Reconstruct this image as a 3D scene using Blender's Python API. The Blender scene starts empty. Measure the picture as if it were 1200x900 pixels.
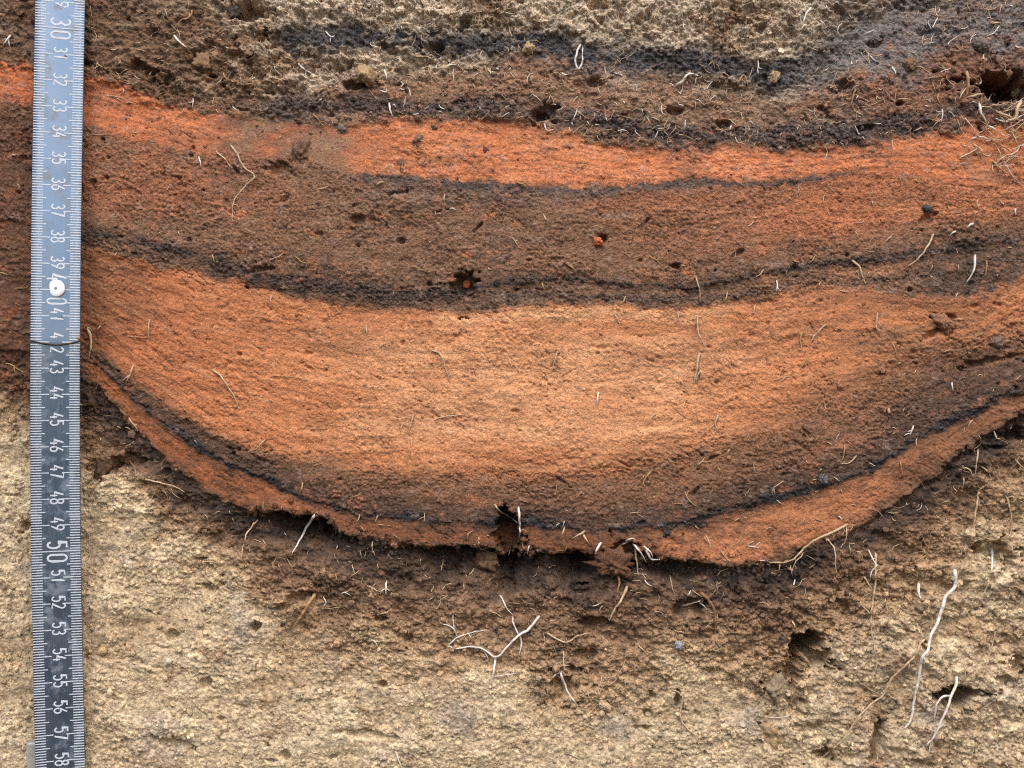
import bpy, bmesh, math, random
import numpy as np
from mathutils import Vector, noise as mnoise

rng = np.random.default_rng(7)
random.seed(7)
R = math.radians
scn = bpy.context.scene
COL = scn.collection

# ------------------------------------------------------------------ camera, sky, sun, exposure
S = 3020.0            # picture units per metre on the earth face (1 unit = 0.33 mm)
CAM_D = 0.46
cam_d = bpy.data.cameras.new('camera')
cam_d.sensor_width = 36.0
cam_d.lens = 36.0 * CAM_D / (1200.0 / S)
cam_d.clip_start = 0.01
cam_d.clip_end = 2000
cam = bpy.data.objects.new('camera', cam_d)
cam.location = (0, -CAM_D, 0)
cam.rotation_euler = (R(90), 0, 0)
COL.objects.link(cam)
scn.camera = cam

SUN_EL, SUN_AZ = 50.0, -32.0      # azimuth from straight-in-front-of-the-face, negative = from the left
world = bpy.data.worlds.new('World'); scn.world = world; world.use_nodes = True
wn = world.node_tree
sky = wn.nodes.new('ShaderNodeTexSky'); sky.sky_type = 'NISHITA'; sky.sun_disc = False
sky.sun_elevation = R(SUN_EL); sky.sun_rotation = R(180 + SUN_AZ)
sky.air_density = 1.0; sky.dust_density = 4.0; sky.ozone_density = 0.6
bg = wn.nodes['Background']; bg.inputs['Strength'].default_value = 0.10
wn.links.new(sky.outputs[0], bg.inputs['Color'])
sun_d = bpy.data.lights.new('sun', 'SUN'); sun_d.energy = 1.15; sun_d.angle = R(28); sun_d.color = (1, 0.965, 0.92)
sun = bpy.data.objects.new('sun', sun_d); COL.objects.link(sun)
sdir = Vector((math.sin(R(SUN_AZ)) * math.cos(R(SUN_EL)), -math.cos(R(SUN_AZ)) * math.cos(R(SUN_EL)), math.sin(R(SUN_EL))))
sun.rotation_euler = (-sdir).to_track_quat('-Z', 'Y').to_euler()
scn.view_settings.view_transform = 'Standard'
scn.view_settings.look = 'None'
scn.view_settings.gamma = 1
scn.view_settings.exposure = 0.97
scn.view_settings.use_curve_mapping = False
scn.cycles.max_bounces = 5
scn.cycles.use_denoising = False
scn.cycles.filter_width = 1.15

# ------------------------------------------------------------------ noise toolkit (numpy)
_ang = rng.random((256, 256)) * 2 * math.pi
GX, GY = np.cos(_ang).astype(np.float32), np.sin(_ang).astype(np.float32)
def gnoise(x, y):
    xi = np.floor(x).astype(np.int32); yi = np.floor(y).astype(np.int32)
    fx = (x - xi).astype(np.float32); fy = (y - yi).astype(np.float32)
    u = fx*fx*fx*(fx*(fx*6-15)+10); v = fy*fy*fy*(fy*(fy*6-15)+10)
    x0 = xi & 255; x1 = (xi+1) & 255; y0 = yi & 255; y1 = (yi+1) & 255
    a = GX[y0, x0]*fx + GY[y0, x0]*fy
    b = GX[y0, x1]*(fx-1) + GY[y0, x1]*fy
    c = GX[y1, x0]*fx + GY[y1, x0]*(fy-1)
    d = GX[y1, x1]*(fx-1) + GY[y1, x1]*(fy-1)
    return ((a+(b-a)*u) + ((c+(d-c)*u)-(a+(b-a)*u))*v) * 1.5
def fbm(x, y, scale, octv=4, sx=1.0, seed=0.0, gain=0.5):
    t = 0; amp = 1.0; f = 1.0/scale; tot = 0
    for o in range(octv):
        t = t + amp*gnoise(x*f/sx + 17.3*o + seed*3.71 + 0.37, y*f + 9.1*o + seed*5.13 + 0.61)
        tot += amp; amp *= gain; f *= 2.03
    return t/tot*1.3
_hx = rng.random((256, 256)).astype(np.float32); _hy = rng.random((256, 256)).astype(np.float32); _hv = rng.random((256, 256)).astype(np.float32)
def worley(x, y, scale, seed=0, sx=1.0):
    """distance to the nearest grain centre (cell units), that grain's random value, distance gap to the second"""
    x = x/(scale*sx) + seed*31.7; y = y/scale + seed*13.3
    xi = np.floor(x).astype(np.int32); yi = np.floor(y).astype(np.int32)
    fx = (x-xi).astype(np.float32); fy = (y-yi).astype(np.float32)
    f1 = np.full(x.shape, 9, np.float32); f2 = f1.copy(); val = np.zeros(x.shape, np.float32)
    for dy in (-1, 0, 1):
        for dx in (-1, 0, 1):
            cx = (xi+dx) & 255; cy = (yi+dy) & 255
            d = np.sqrt((dx + _hx[cy, cx] - fx)**2 + (dy + _hy[cy, cx] - fy)**2)
            near = d < f1
            f2 = np.where(near, f1, np.minimum(f2, d))
            val = np.where(near, _hv[cy, cx], val)
            f1 = np.where(near, d, f1)
    return f1, val, f2-f1
def dome(w, r=0.8):
    f1, val, gap = w
    return np.sqrt(np.clip(1-(f1/r)**2, 0, 1)) * (0.35 + 0.65*val)
def sst(a, b, x):
    t = np.clip((x-a)/(b-a), 0, 1); return t*t*(3-2*t)
CX = np.arange(-2600, 3801, dtype=np.float32)
def curve(pts, sm=14):
    """smooth boundary y(x) through picture points"""
    p = np.array(pts, float)
    y = np.interp(CX, p[:, 0], p[:, 1])
    k = np.exp(-0.5*(np.arange(-3*sm, 3*sm+1)/sm)**2); k /= k.sum()
    yy = np.convolve(np.pad(y, 3*sm, mode='edge'), k, 'valid')
    return lambda x: np.interp(x, CX, yy)
def lin(c, lift=True):
    c = np.array(c, float)
    c = (c*0.955 + 9 if lift else c)/255.0
    return np.where(c <= 0.04045, c/12.92, ((c+0.055)/1.055)**2.4)

# ------------------------------------------------------------------ grid of the earth face (fine in view, coarser beyond)
def axis(a, b, step, lo, hi):
    mid = np.arange(a, b+step, step)
    left, right = [], []
    p, s = mid[0], step
    while p > lo:
        s = min(s*1.16, 34); p -= s; left.append(max(p, lo))
    p, s = mid[-1], step
    while p < hi:
        s = min(s*1.16, 34); p += s; right.append(min(p, hi))
    return np.array(left[::-1] + list(mid) + right, np.float32)
ax = axis(-30, 1230, 1.17, -2200, 3400)
ay = axis(-24, 924, 1.17, -880, 1720)
NX, NY = len(ax), len(ay)
X, Y = np.meshgrid(ax, ay)

# ------------------------------------------------------------------ stratigraphy: boundaries traced on the face
warp = fbm(X, Y, 80, 4, 1.6, 1)*9 + fbm(X, Y, 18, 4, 1.2, 2, 0.65)*6.0
warpx = fbm(X, Y, 60, 3, 1, 3)*8
xw, yw = X + warpx, Y + warp
o1_top = curve([(-200,60),(0,72),(40,80),(100,92),(140,104),(200,124),(250,134),(300,142),(350,148),(400,150),(450,142),(500,136),(560,138),(600,144),(640,153),(700,172),(760,178),(820,171),(900,173),(960,172),(1000,174),(1050,165),(1100,160),(1150,152),(1200,150),(1400,135)])
o1_bot = curve([(-200,110),(0,118),(40,126),(100,140),(140,157),(200,174),(250,180),(300,184),(350,188),(400,194),(430,202),(500,208),(560,213),(650,212),(750,217),(850,213),(920,205),(980,200),(1040,205),(1100,212),(1150,218),(1200,222),(1400,200)])
c3_mid = curve([(-200,240),(60,262),(100,272),(150,281),(200,291),(250,312),(300,326),(350,333),(400,341),(450,346),(500,346),(550,340),(600,330),(650,322),(700,325),(750,333),(800,338),(850,329),(900,320),(950,312),(1000,306),(1050,300),(1100,293),(1150,285),(1200,274),(1400,250)], 10)
o2_top = curve([(-200,260),(60,280),(100,287),(150,303),(200,318),(250,328),(300,341),(350,351),(400,357),(450,362),(500,366),(560,366),(600,365),(650,362),(700,360),(750,362),(800,363),(850,357),(900,351),(950,343),(1000,340),(1050,347),(1100,352),(1150,352),(1172,335),(1200,320),(1400,300)])
o2_bot = curve([(-200,370),(60,392),(100,408),(150,442),(200,482),(250,506),(300,527),(350,541),(400,550),(500,556),(600,553),(700,548),(750,543),(800,532),(850,518),(900,502),(950,480),(1000,455),(1050,430),(1100,412),(1150,398),(1200,388),(1400,360)])
c4_mid = curve([(-200,360),(60,390),(100,415),(120,432),(160,470),(200,500),(240,526),(280,549),(310,562),(340,576),(380,591),(430,602),(500,607),(560,610),(640,617),(700,621),(760,617),(800,610),(850,597),(900,583),(950,572),(1000,560),(1030,545),(1060,517),(1100,495),(1150,474),(1200,455),(1400,420)], 8)
rim_bot = curve([(-200,385),(60,415),(100,440),(125,468),(150,496),(200,545),(250,584),(280,600),(320,604),(350,603),(380,610),(420,632),(480,641),(560,641),(600,646),(650,652),(700,656),(750,651),(790,653),(850,661),(900,660),(940,646),(1000,618),(1040,597),(1080,566),(1120,534),(1150,514),(1200,488),(1400,440)], 8)
dk_bot = curve([(-200,450),(0,468),(60,500),(100,548),(150,590),(200,622),(250,655),(300,705),(350,742),(400,760),(500,768),(600,772),(640,788),(680,815),(720,790),(800,768),(850,755),(900,792),(940,770),(980,722),(1050,690),(1100,660),(1150,610),(1200,565),(1400,500)])
c2_mid = curve([(-200,60),(100,80),(300,128),(400,126),(480,125),(560,124),(640,134),(700,136),(760,150),(820,159),(900,159),(960,152),(1000,156),(1050,146),(1100,142),(1130,132),(1200,118),(1400,90)], 8)
c1_mid = curve([(-200,20),(300,46),(340,45),(440,48),(600,55),(660,60),(760,75),(840,77),(920,83),(1000,66),(1050,46),(1100,32),(1200,12),(1400,-20)], 8)
crumb_bot = curve([(-200,55),(0,66),(100,85),(200,118),(300,120),(400,98),(500,92),(600,72),(700,58),(780,92),(880,118),(940,112),(1000,60),(1040,22),(1200,0),(1400,-20)])
thin_mid = curve([(400,203),(430,208),(560,216),(700,221),(800,222),(900,215),(960,209),(1010,204)], 6)

_rb = rim_bot
def rim_bot(x):
    j = fbm(np.asarray(x, np.float32), np.zeros_like(np.asarray(x, np.float32))+3.7, 38, 3, 1, 77, 0.5)
    return _rb(x) + j*6*np.interp(x, [280, 340, 830, 900], [0.3, 1, 1, 0.3])
n_a = fbm(X, Y, 90, 4, 1.5, 11); n_b = fbm(X, Y, 28, 4, 1.8, 12); n_c = fbm(X, Y, 9, 3, 1.4, 13); n_d = fbm(X, Y, 3.2, 2, 1, 14)
n_e = fbm(X, Y, 45, 3, 3.0, 15)
mot = fbm(X, Y, 36, 5, 1.5, 51, 0.62); mot2 = fbm(X, Y, 14, 4, 1.3, 52, 0.65)
patch = fbm(X, Y, 75, 4, 1.4, 16, 0.6); patch2 = fbm(X, Y, 40, 4, 2.2, 17, 0.6)
soft = n_b*0.55 + n_c*0.45 + n_d*0.25
# depth within the bedding, so that laminae follow the dish shape
knots = [(lambda x: x*0-400, -3.0), (lambda x: x*0, -1.0), (o1_top, 0.0), (o1_bot, 1.0), (c3_mid, 2.4), (o2_top, 2.8), (c4_mid, 6.0), (rim_bot, 7.0), (lambda x: x*0+1400, 20.0)]
kx = X + warpx*0.5; strat = np.full(X.shape, -3.0); py_ = knots[0][0](kx); pv = knots[0][1]
for fn, val in knots[1:]:
    ky = np.maximum(fn(kx), py_+4)
    t = np.clip((Y-py_)/(ky-py_), 0, 1)
    strat = np.where(Y >= py_, pv + (val-pv)*t, strat); py_, pv = ky, val
sy = strat*26
lam = fbm(X, sy, 11, 4, 9.0, 61, 0.6); lam2 = fbm(X, sy, 5.0, 3, 12.0, 62, 0.65); lamL = fbm(X, sy, 24, 3, 8.0, 63, 0.55)
def band(mid, half):           # 0 on the band's middle line, 1 at its edge
    return np.abs(yw - mid(xw))/half
brk = patch2*0.7 + lamL*0.7 + mot2*0.35
c1_half = np.interp(X, [300,340,500,700,850,920,1000,1050,1200,1400], [8,17,18,18,18,22,38,44,40,34])
c1_m = (1-sst(0.0, 1.05, band(c1_mid, c1_half) + soft*0.8 + patch*1.2 + mot2*0.3)) * sst(300, 350, X)
c2_half = np.interp(X, [290,330,400,500,600,640,760,830,900,1000,1200], [6,18,13,12,16,24,22,18,16,18,18])
c2_h = (1-sst(0.3, 1.5, band(c2_mid, c2_half) + soft*0.6 + mot*0.4)) * sst(260, 340, X)
c2_m = (1-sst(0.1, 0.95, band(c2_mid, c2_half) + soft*0.8 + patch*0.9 + mot2*0.3)) * sst(270, 330, X)
c3_half = np.interp(X, [60,110,160,220,300,500,560,620,800,900,1050,1120,1200], [3,5,6,7,10,11,9,5.5,5,5,6,9,9])
c3_h = (1-sst(0.4, 2.2, band(c3_mid, c3_half*1.3) + soft*0.5 + mot*0.5))
c3_m = (1-sst(0.1, 1.0, band(c3_mid, c3_half) + soft*0.5 + brk*1.15))
c3b = curve([(560,352),(620,345),(700,347),(760,352),(820,352),(900,338),(960,330),(1050,328),(1120,318),(1200,300)], 8)
c3_m = np.maximum(c3_m, 0.6*(1-sst(0.1, 1.1, band(c3b, 6.0) + soft*0.5 + brk*0.8))*sst(540, 600, X))
c4_half = np.interp(X, [60,130,200,300,350,420,700,760,850,1000,1060,1200], [2,5,8,8,6,6,6,8,8,7,8,8])
c4_h = (1-sst(0.3, 2.4, np.abs(yw-c4_mid(xw)+6)/(c4_half*1.5) + soft*0.4 + mot*0.3))
c4_m = (1-sst(0.1, 1.0, band(c4_mid, c4_half) + soft*0.5 + patch2*0.85 + mot2*0.35 + lamL*0.3))
th_m = (1-sst(0.1, 1.2, band(thin_mid, 6.0) + soft*0.5 + brk*0.5)) * sst(395, 440, X)*(1-sst(975, 1020, X))

def mix(col, c, m):
    return col + (lin(c) - col)*np.clip(m, 0, 1)[..., None]
def layer(top, bot, wt, wb):
    return sst(-wt, wt, yw-top(xw)) * (1-sst(-wb, wb, yw-bot(xw)))
def fray(m, a):                # break a soft edge up into mottles
    return sst(0.1, 0.9, m + a*(4*m*(1-m)))
tint = np.zeros(X.shape+(3,)); tint[:] = lin((132, 104, 80))
# loose topsoil
tint = mix(tint, (198,179,155), sst(-0.35, 0.5, n_a*0.9+n_b*0.5+mot2*0.3 + sst(180, 330, X)*0.5 - sst(940, 1040, X)*0.55 - sst(45, 115, Y)*0.6))
tint = mix(tint, (104,78,60), (1-sst(190, 300, X))*(0.8+0.4*mot))
tint = mix(tint, (140,123,109), sst(900, 1000, X)*0.8)
tint = mix(tint, (150,124,98), (1-sst(170, 300, X))*sst(0.3, 0.6, mot2)*0.5)
# reddish brown between the two charcoal streaks
low = sst(-12, 12, yw - crumb_bot(xw) + mot2*10)
tint = mix(tint, (120,89,68), low*(0.85+0.3*n_b))
tint = mix(tint, (112,78,61), low*sst(960, 1040, X)*0.85)
tint = mix(tint, (98,72,56), low*(1-sst(230, 330, X)))
tint = mix(tint, (142,106,80), low*sst(0.15, 0.6, mot)*0.5)
tint = mix(tint, (86,70,60), low*sst(0.2, 0.6, -mot)*0.6)
tint = mix(tint, (116,110,107), c1_m*sst(900, 1000, X)*0.8)
tint = mix(tint, (104,98,96), (1-sst(0.1, 1.4, band(c1_mid, c1_half*1.3) + soft*0.6 + patch*0.6))*sst(300, 350, X)*0.6)
tint = mix(tint, (62,60,64), c1_m*(1-sst(900, 1000, X))*0.9)
# mid brown below the upper orange
mb = sst(-9, 9, yw - o1_bot(xw) + mot2*5)
tint = mix(tint, (114,84,64), mb)
tint = mix(tint, (92,69,55), mb*sst(0.0, 0.6, lam+mot*0.6)*0.75)
tint = mix(tint, (142,98,71), mb*sst(0.1, 0.6, lamL*0.8-mot*0.6)*0.6)
red = mb*(1-sst(240, 420, X))*sst(-0.5, 0.35, n_a + 0.4*n_b + mot2*0.3)*(1-sst(225, 275, Y))
tint = mix(tint, (142,88,62), red*0.65)
redR = sst(620, 1010, X + n_a*60) * sst(-8, 10, yw - o1_bot(xw)) * (1-sst(-62, -8, yw - c3_mid(xw) + n_e*14))
st_mid = curve([(600,240),(700,238),(760,236),(860,240),(940,238),(1000,230),(1200,235)], 8)
redR = np.maximum(redR, 0.8*(1-sst(0.2, 1.2, band(st_mid, 13.0) + soft*0.5 + lamL*0.4))*sst(640, 740, X))
redR = np.clip(redR*(0.85 + 0.9*lamL + 0.4*mot), 0, 1)
tint = mix(tint, (176,110,76), redR*0.9)
tint = mix(tint, (206,134,92), redR*sst(1000, 1130, X)*sst(-0.1, 0.5, lam)*0.7)
tint = mix(tint, (176,108,72), sst(0.38, 0.62, n_a*0.5+mot*0.9)*mb*(1-redR)*0.75*sst(120, 200, X))
tint = mix(tint, (104,84,73), mb*(1-sst(222, 248, yw))*sst(400, 450, X)*(1-sst(700, 900, X))*0.7)
# streaks under the charcoal line
un = sst(2, 8, yw - c3_mid(xw))*(1-sst(-8, 4, yw-o2_top(xw)))
tint = mix(tint, (104,80,64), un*(1-sst(780, 860, X))*0.8)
tint = mix(tint, (152,108,78), un*sst(-0.1, 0.35, lam)*(0.45+0.5*sst(780, 860, X))*(1-sst(1040, 1090, X)))
tint = mix(tint, (86,68,57), un*sst(1050, 1100, X)*(0.8+0.5*mot))
# upper orange
o1 = fray(layer(o1_top, o1_bot, 8, 10), mot2*0.6+n_c*0.3)
gap = sst(215, 290, X + n_b*40)*(1-sst(385, 450, X + n_b*40))
o1w = o1*(1-gap*(0.86+0.7*mot+0.3*mot2).clip(0, 1))
tint = mix(tint, (92,70,58), gap*sst(-14, 8, yw-o1_top(xw))*(1-sst(-6, 22, yw-o1_bot(xw)))*sst(-0.3, 0.4, -mot+0.4*patch)*0.95)
tint = mix(tint, (188,107,68), o1w)
tint = mix(tint, (172,92,57), o1w*(1-sst(60, 300, X))*0.85)
tint = mix(tint, (202,122,82), o1w*sst(440, 560, X)*(1-sst(800, 1040, X))*sst(-0.35, 0.4, lam+n_b*0.4)*0.9)
tint = mix(tint, (146,92,66), o1w*sst(-0.05, 0.6, mot)*0.7)
tint = mix(tint, (112,82,67), o1w*sst(0.3, 0.6, mot2+0.3*n_c)*0.6)
tint = mix(tint, (152,98,72), o1w*sst(0.1, 0.5, lam)*sst(940, 1040, X)*0.5)
# main orange, palest in the middle of the lens
o2t = sst(-10, 8, yw-o2_top(xw)); ow = np.interp(X, [100,300,700,900,1200],[18,26,34,52,44])
o2b = 1-sst(-ow, ow, yw-o2_bot(xw)+lamL*16)
o2 = fray(o2t*o2b, mot2*0.25+lam*0.45)*sst(66, 112, X)
tint = mix(tint, (190,118,78), o2)
tint = mix(tint, (164,94,61), o2*(1-sst(110, 340, X + n_a*50))*0.9)
tint = mix(tint, (112,74,54), o2*(1-sst(90, 190, X + n_a*40 + n_b*30))*0.85)
tint = mix(tint, (212,148,106), o2*sst(340, 480, X+n_a*60)*(1-sst(790, 950, X+n_a*60))*sst(365, 420, Y)*(1-sst(500, 545, Y))*(0.8+0.6*lamL))
tint = mix(tint, (218,158,116), o2*sst(0.05, 0.5, lam)*sst(430, 560, X)*(1-sst(740, 880, X))*0.4)
tint = mix(tint, (150,94,66), o2*sst(0.05, 0.55, lamL*0.7+mot*0.6)*0.5)
tint = mix(tint, (160,100,69), o2*sst(-0.05, 0.5, lam2)*0.26)
tint = mix(tint, (226,172,132), o2*sst(0.15, 0.55, -lam2)*0.16)
tint = mix(tint, (120,84,64), o2*sst(0.4, 0.7, mot2+0.3*n_c)*0.4)
tint = mix(tint, (128,90,68), o2*sst(820, 1120, X)*sst(-0.25, 0.35, lamL+0.5*lam)*0.8)
tint = mix(tint, (140,90,64), o2*sst(930, 1030, X)*(1-sst(-2, 34, yw-o2_top(xw)))*0.8)
tint = mix(tint, (216,160,118), o2*(1-sst(0, 14, np.abs(yw-o2_top(xw)-8)))*sst(480, 560, X)*(1-sst(800, 880, X))*0.55)
# dark brown grading down to the charcoal line
db = (1-o2b)*o2t*(1-sst(-4, 4, yw-c4_mid(xw)))*sst(66, 112, X)
tint = mix(tint, (116,82,60), db*0.95)
tint = mix(tint, (84,62,49), db*sst(-52, -4, yw-c4_mid(xw)+mot2*10+lam*14))
tint = mix(tint, (156,102,71), db*sst(0.05, 0.5, lamL+0.5*lam+0.3*mot)*(1-sst(-34, -6, yw-c4_mid(xw)))*0.75)
# orange rim
rw = np.interp(X, [0,230,320,820,900,1000,1200], [18,13,9,9,14,20,22])
rim = fray(layer(c4_mid, rim_bot, 8, rw), mot2*0.6+lam*0.4+n_c*0.3)*sst(92, 130, X)
tint = mix(tint, (172,106,72), rim)
tint = mix(tint, (150,86,55), rim*(1-sst(300, 420, X)))
tint = mix(tint, (122,73,50), rim*sst(310, 420, X)*(1-sst(700, 830, X)))  # middle stretch lies in shade; that dullness is put into its colour
tint = mix(tint, (112,74,54), rim*sst(985, 1090, X)*0.55)
tint = mix(tint, (98,66,50), rim*sst(-0.05, 0.5, mot+mot2*0.5)*0.65)
tint = mix(tint, (66,50,42), rim*sst(0.15, 0.5, mot2-mot*0.4)*sst(330, 430, X)*(1-sst(780, 860, X))*0.7)
# dark earth below, with painted shade next to the rim, grading to the tan subsoil
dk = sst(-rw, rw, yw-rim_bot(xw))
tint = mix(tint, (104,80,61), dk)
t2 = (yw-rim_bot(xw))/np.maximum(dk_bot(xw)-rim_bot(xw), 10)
tint = mix(tint, (58,47,41), dk*(1-sst(0.08, 0.55, t2+n_b*0.25+mot2*0.2)))  # darkest under the rim: shade of the hollows painted into the earth colour
tint = mix(tint, (52,46,45), dk*(1-sst(0, 26, np.abs(dl_ := (yw-rim_bot(xw)-14))))*sst(-0.2, 0.4, mot)*0.6)  # patchy dark strip, painted shade where the hollows are kept shallow
tint = mix(tint, (106,76,58), dk*sst(0.1, 0.6, mot)*0.35)
tint = mix(tint, (138,112,86), dk*sst(0.5, 0.95, t2+n_b*0.35+mot2*0.25))
sub = sst(-44, 36, yw - dk_bot(xw) - np.interp(X, [60, 300, 700, 900, 1200], [4, 20, 38, 34, 44]) + n_b*30 + n_a*18 + mot2*22)*dk
tint = mix(tint, (184,163,129), sub)
tint = mix(tint, (200,181,147), sub*sst(0.0, 0.5, n_a+0.5*n_b)*0.75)
tint = mix(tint, (158,132,99), sub*sst(0.1, 0.6, -n_a+0.5*mot)*0.65)
tint = mix(tint, (172,156,138), sub*sst(0.2, 0.6, patch)*0.55)
tint = mix(tint, (134,106,78), sub*sst(0.25, 0.6, mot+0.3*mot2)*0.55)
tint = mix(tint, (136,108,80), sub*sst(900, 1000, X)*sst(-0.1, 0.45, n_b+0.5*mot)*0.6)
for gx_, gy_, gr_ in ((725, 855, 22), (880, 845, 26), (540, 840, 30), (1090, 835, 22)):      # ash grey stains
    tint = mix(tint, (128,124,126), sub*(1-sst(0.3, 1.1, np.hypot(X-gx_, Y-gy_)/gr_ + mot*0.8 + mot2*0.6))*0.35)
# dark halos and charcoal streaks over what they cut
tint = mix(tint, (92,74,64), c2_h*0.6)
tint = mix(tint, (54,52,55), c2_m*(0.75+0.5*mot2)*np.interp(X,[300,600,650,740,800,1200],[.75,.8,1,1,.8,.8]))
tint = mix(tint, (84,63,51), c3_h*0.7)
tint = mix(tint, (46,39,37), c3_m*(0.7+0.7*mot2))
tint = mix(tint, (74,56,46), c4_h*0.75*sst(80, 130, X))
tint = mix(tint, (36,35,38), c4_m*(0.95+0.25*n_c)*sst(80, 130, X))
tint = mix(tint, (70,58,53), th_m*0.9)
# far left of the tape: reddish dark brown earth
lf = (1-sst(40, 120, X + n_b*20))*sst(0, 20, yw-o1_bot(xw))*(1-sst(-30, 30, yw-dk_bot(xw)+mot*30))
tint = mix(tint, (88,60,46), lf*0.85)
tint = mix(tint, (140,80,52), lf*sst(0.15, 0.5, mot)*0.55)

# shades of the layers, mottles in the brown
tint = mix(tint, (78,60,50), np.clip(db + o2*0.6, 0, 1)*sst(930, 1080, X)*sst(-0.25, 0.3, lamL + 0.5*lam + sst(-95, -25, yw-c4_mid(xw)) - 0.55)*0.8)
rag_ = dk*(1-sub); brn = np.clip(mb*(1-np.clip(o1w+o2+rim+redR, 0, 1)) + low*(1-mb), 0, 1)*(1-dk)
tint = mix(tint, (156,102,76), brn*sst(0.25, 0.6, mot2+0.5*lam)*0.45)
tint = mix(tint, (138,114,102), brn*sst(0.25, 0.6, -mot2+0.4*n_c)*0.4)
tint = mix(tint, (124,90,70), rag_*sst(0.2, 0.6, mot2)*0.35)
tint = mix(tint, (52,46,46), rag_*sst(0.35, 0.6, patch2+0.4*mot2)*0.55)
tint = mix(tint, (92,66,50), rim*sst(-9, 2, yw-rim_bot(xw)+mot2*8)*0.6)
def shade(m, rgb):
    global tint
    tint = tint*(1 + m[..., None]*(np.array(rgb)-1))
shade(brn, (1.22, 1.24, 1.26)); shade(rag_*sst(0.1, 0.6, t2), (1.42, 1.42, 1.40)); shade(db*o2t, (0.98, 0.98, 0.98))
shade(o1w, (0.88, 1.0, 1.06)); shade(rim, (0.93, 1.05, 1.08)); shade(o2, (1.0, 1.09, 1.10)); shade(sub, (1.03, 1.03, 1.08))

# ------------------------------------------------------------------ relief (picture units towards the viewer)
wx, wy = X + n_b*7 + n_c*2.5, Y + fbm(X, Y, 20, 3, 1, 21)*7 + n_d*1.0
W60 = worley(wx, wy, 58, 1); W26 = worley(wx, wy, 25, 2); W13 = worley(wx, wy, 12.5, 3); W7 = worley(wx, wy, 7.2, 4); W5 = worley(X + n_d*1.2, Y, 5.0, 5)
top_m = 1-sst(-16, 12, yw - crumb_bot(xw) + n_b*12)
top_m = np.maximum(top_m, 0.75*(1-sst(130, 300, X))*(1-sst(0, 14, yw-o1_top(xw))))
top_m = np.clip(top_m - 0.55*c1_m, 0, 1)
charc = np.clip(c1_m + c2_m + c3_m + c4_m, 0, 1)
orange = np.clip(o1w + o2 + rim + redR*0.8, 0, 1)
h = fbm(X, Y, 320, 3, 1, 31)*9
def billow(scale, octv, seed, gain=0.6, sx=1.0):
    """cauliflower lumps with sharp creases between them"""
    t = 0; amp = 1.0; tot = 0; f = scale
    for o in range(octv):
        t = t + amp*np.abs(gnoise(X/(f*sx) + seed*7.7 + o*3.1 + n_c*0.15, Y/f + seed*4.3 + o*5.9 + n_b*0.2)); tot += amp; amp *= gain; f *= 0.5
    return t/tot*2.0
B40, B20, B9, B5 = billow(44, 5, 1, 0.62), billow(20, 4, 2, 0.65), billow(9, 3, 3, 0.7), billow(5.0, 2, 4, 0.7)
fine = fbm(X, Y, 4.5, 2, 1.25, 33, 0.8)
pitty = sst(0.25, 0.75, fbm(X, Y, 7, 3, 1.2, 34, 0.7)) 
# loose crumbs
h += top_m*(1-0.5*(1-sst(200, 290, X))*(1-sst(60, 90, Y)))*((9 + 6*sst(230, 320, X)*(1-sst(620, 760, X)))*B40 + 8*B20 + 5.0*B9 + 2*B5 - 3*sst(230, 320, X)*(1-sst(620, 760, X)) + 5*n_b - 11 - 9*sst(0.3, 0.6, fbm(X, Y, 24, 3, 1.2, 35)))
# brushed, slightly scaly burnt earth
amp = np.clip(1.0 + 1.5*fbm(X, Y, 48, 3, 1.6, 36), 0.25, 2.3)              # smooth trowelled patches and rough ones
ledge = 1-np.abs(fbm(X, sy, 9, 3, 5.0, 32))*2.2
brush = fbm(X, sy*1.0, 3.2, 2, 14, 38, 0.7)
wc = worley(X + n_b*14 + n_c*9, Y*1.15 + n_b*11 + n_c*7, 17, 6); wc2 = worley(X + n_b*8 + n_c*6, Y + n_b*8 + n_c*5, 9, 7)
crm = sst(0.0, 0.5, mot + 0.4*patch)
crack = (1-sst(0.0, 0.085, wc[2]))*crm*2.6 + (1-sst(0.0, 0.12, wc2[2]))*sst(-0.1, 0.5, -mot+0.3*patch)*1.3
h += orange*(2.0*n_e + 1.2*n_b + 0.6*ledge + 0.7*brush + amp*(0.45*n_c + 0.6*fine + 0.45*B5 + 0.2*B9 - 0.7*pitty) - crack)
h += (db + mb*(1-orange)).clip(0, 1)*(2.2*n_b + 0.6*ledge + 0.5*brush + amp*(0.7*n_c + 1.0*fine + 0.8*n_d + 0.9*B5 + 0.5*B9 - 1.4*pitty) - crack)*(1-dk)
brown2 = low*(1-sst(-4, 4, yw-o1_top(xw)))
h += brown2*(3.0*n_b + amp*(1.4*n_c + 1.6*B9 + 1.2*B5 + 0.8*fine - 1.8*pitty) + 4*B20*sst(0, 0.5, patch))*(1-top_m)
h += charc*(2.2*B9 + 1.6*B5 + 1.0*n_c - 1.0)*(1-0.6*sst(930, 1010, X)*(yw < 110))
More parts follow.
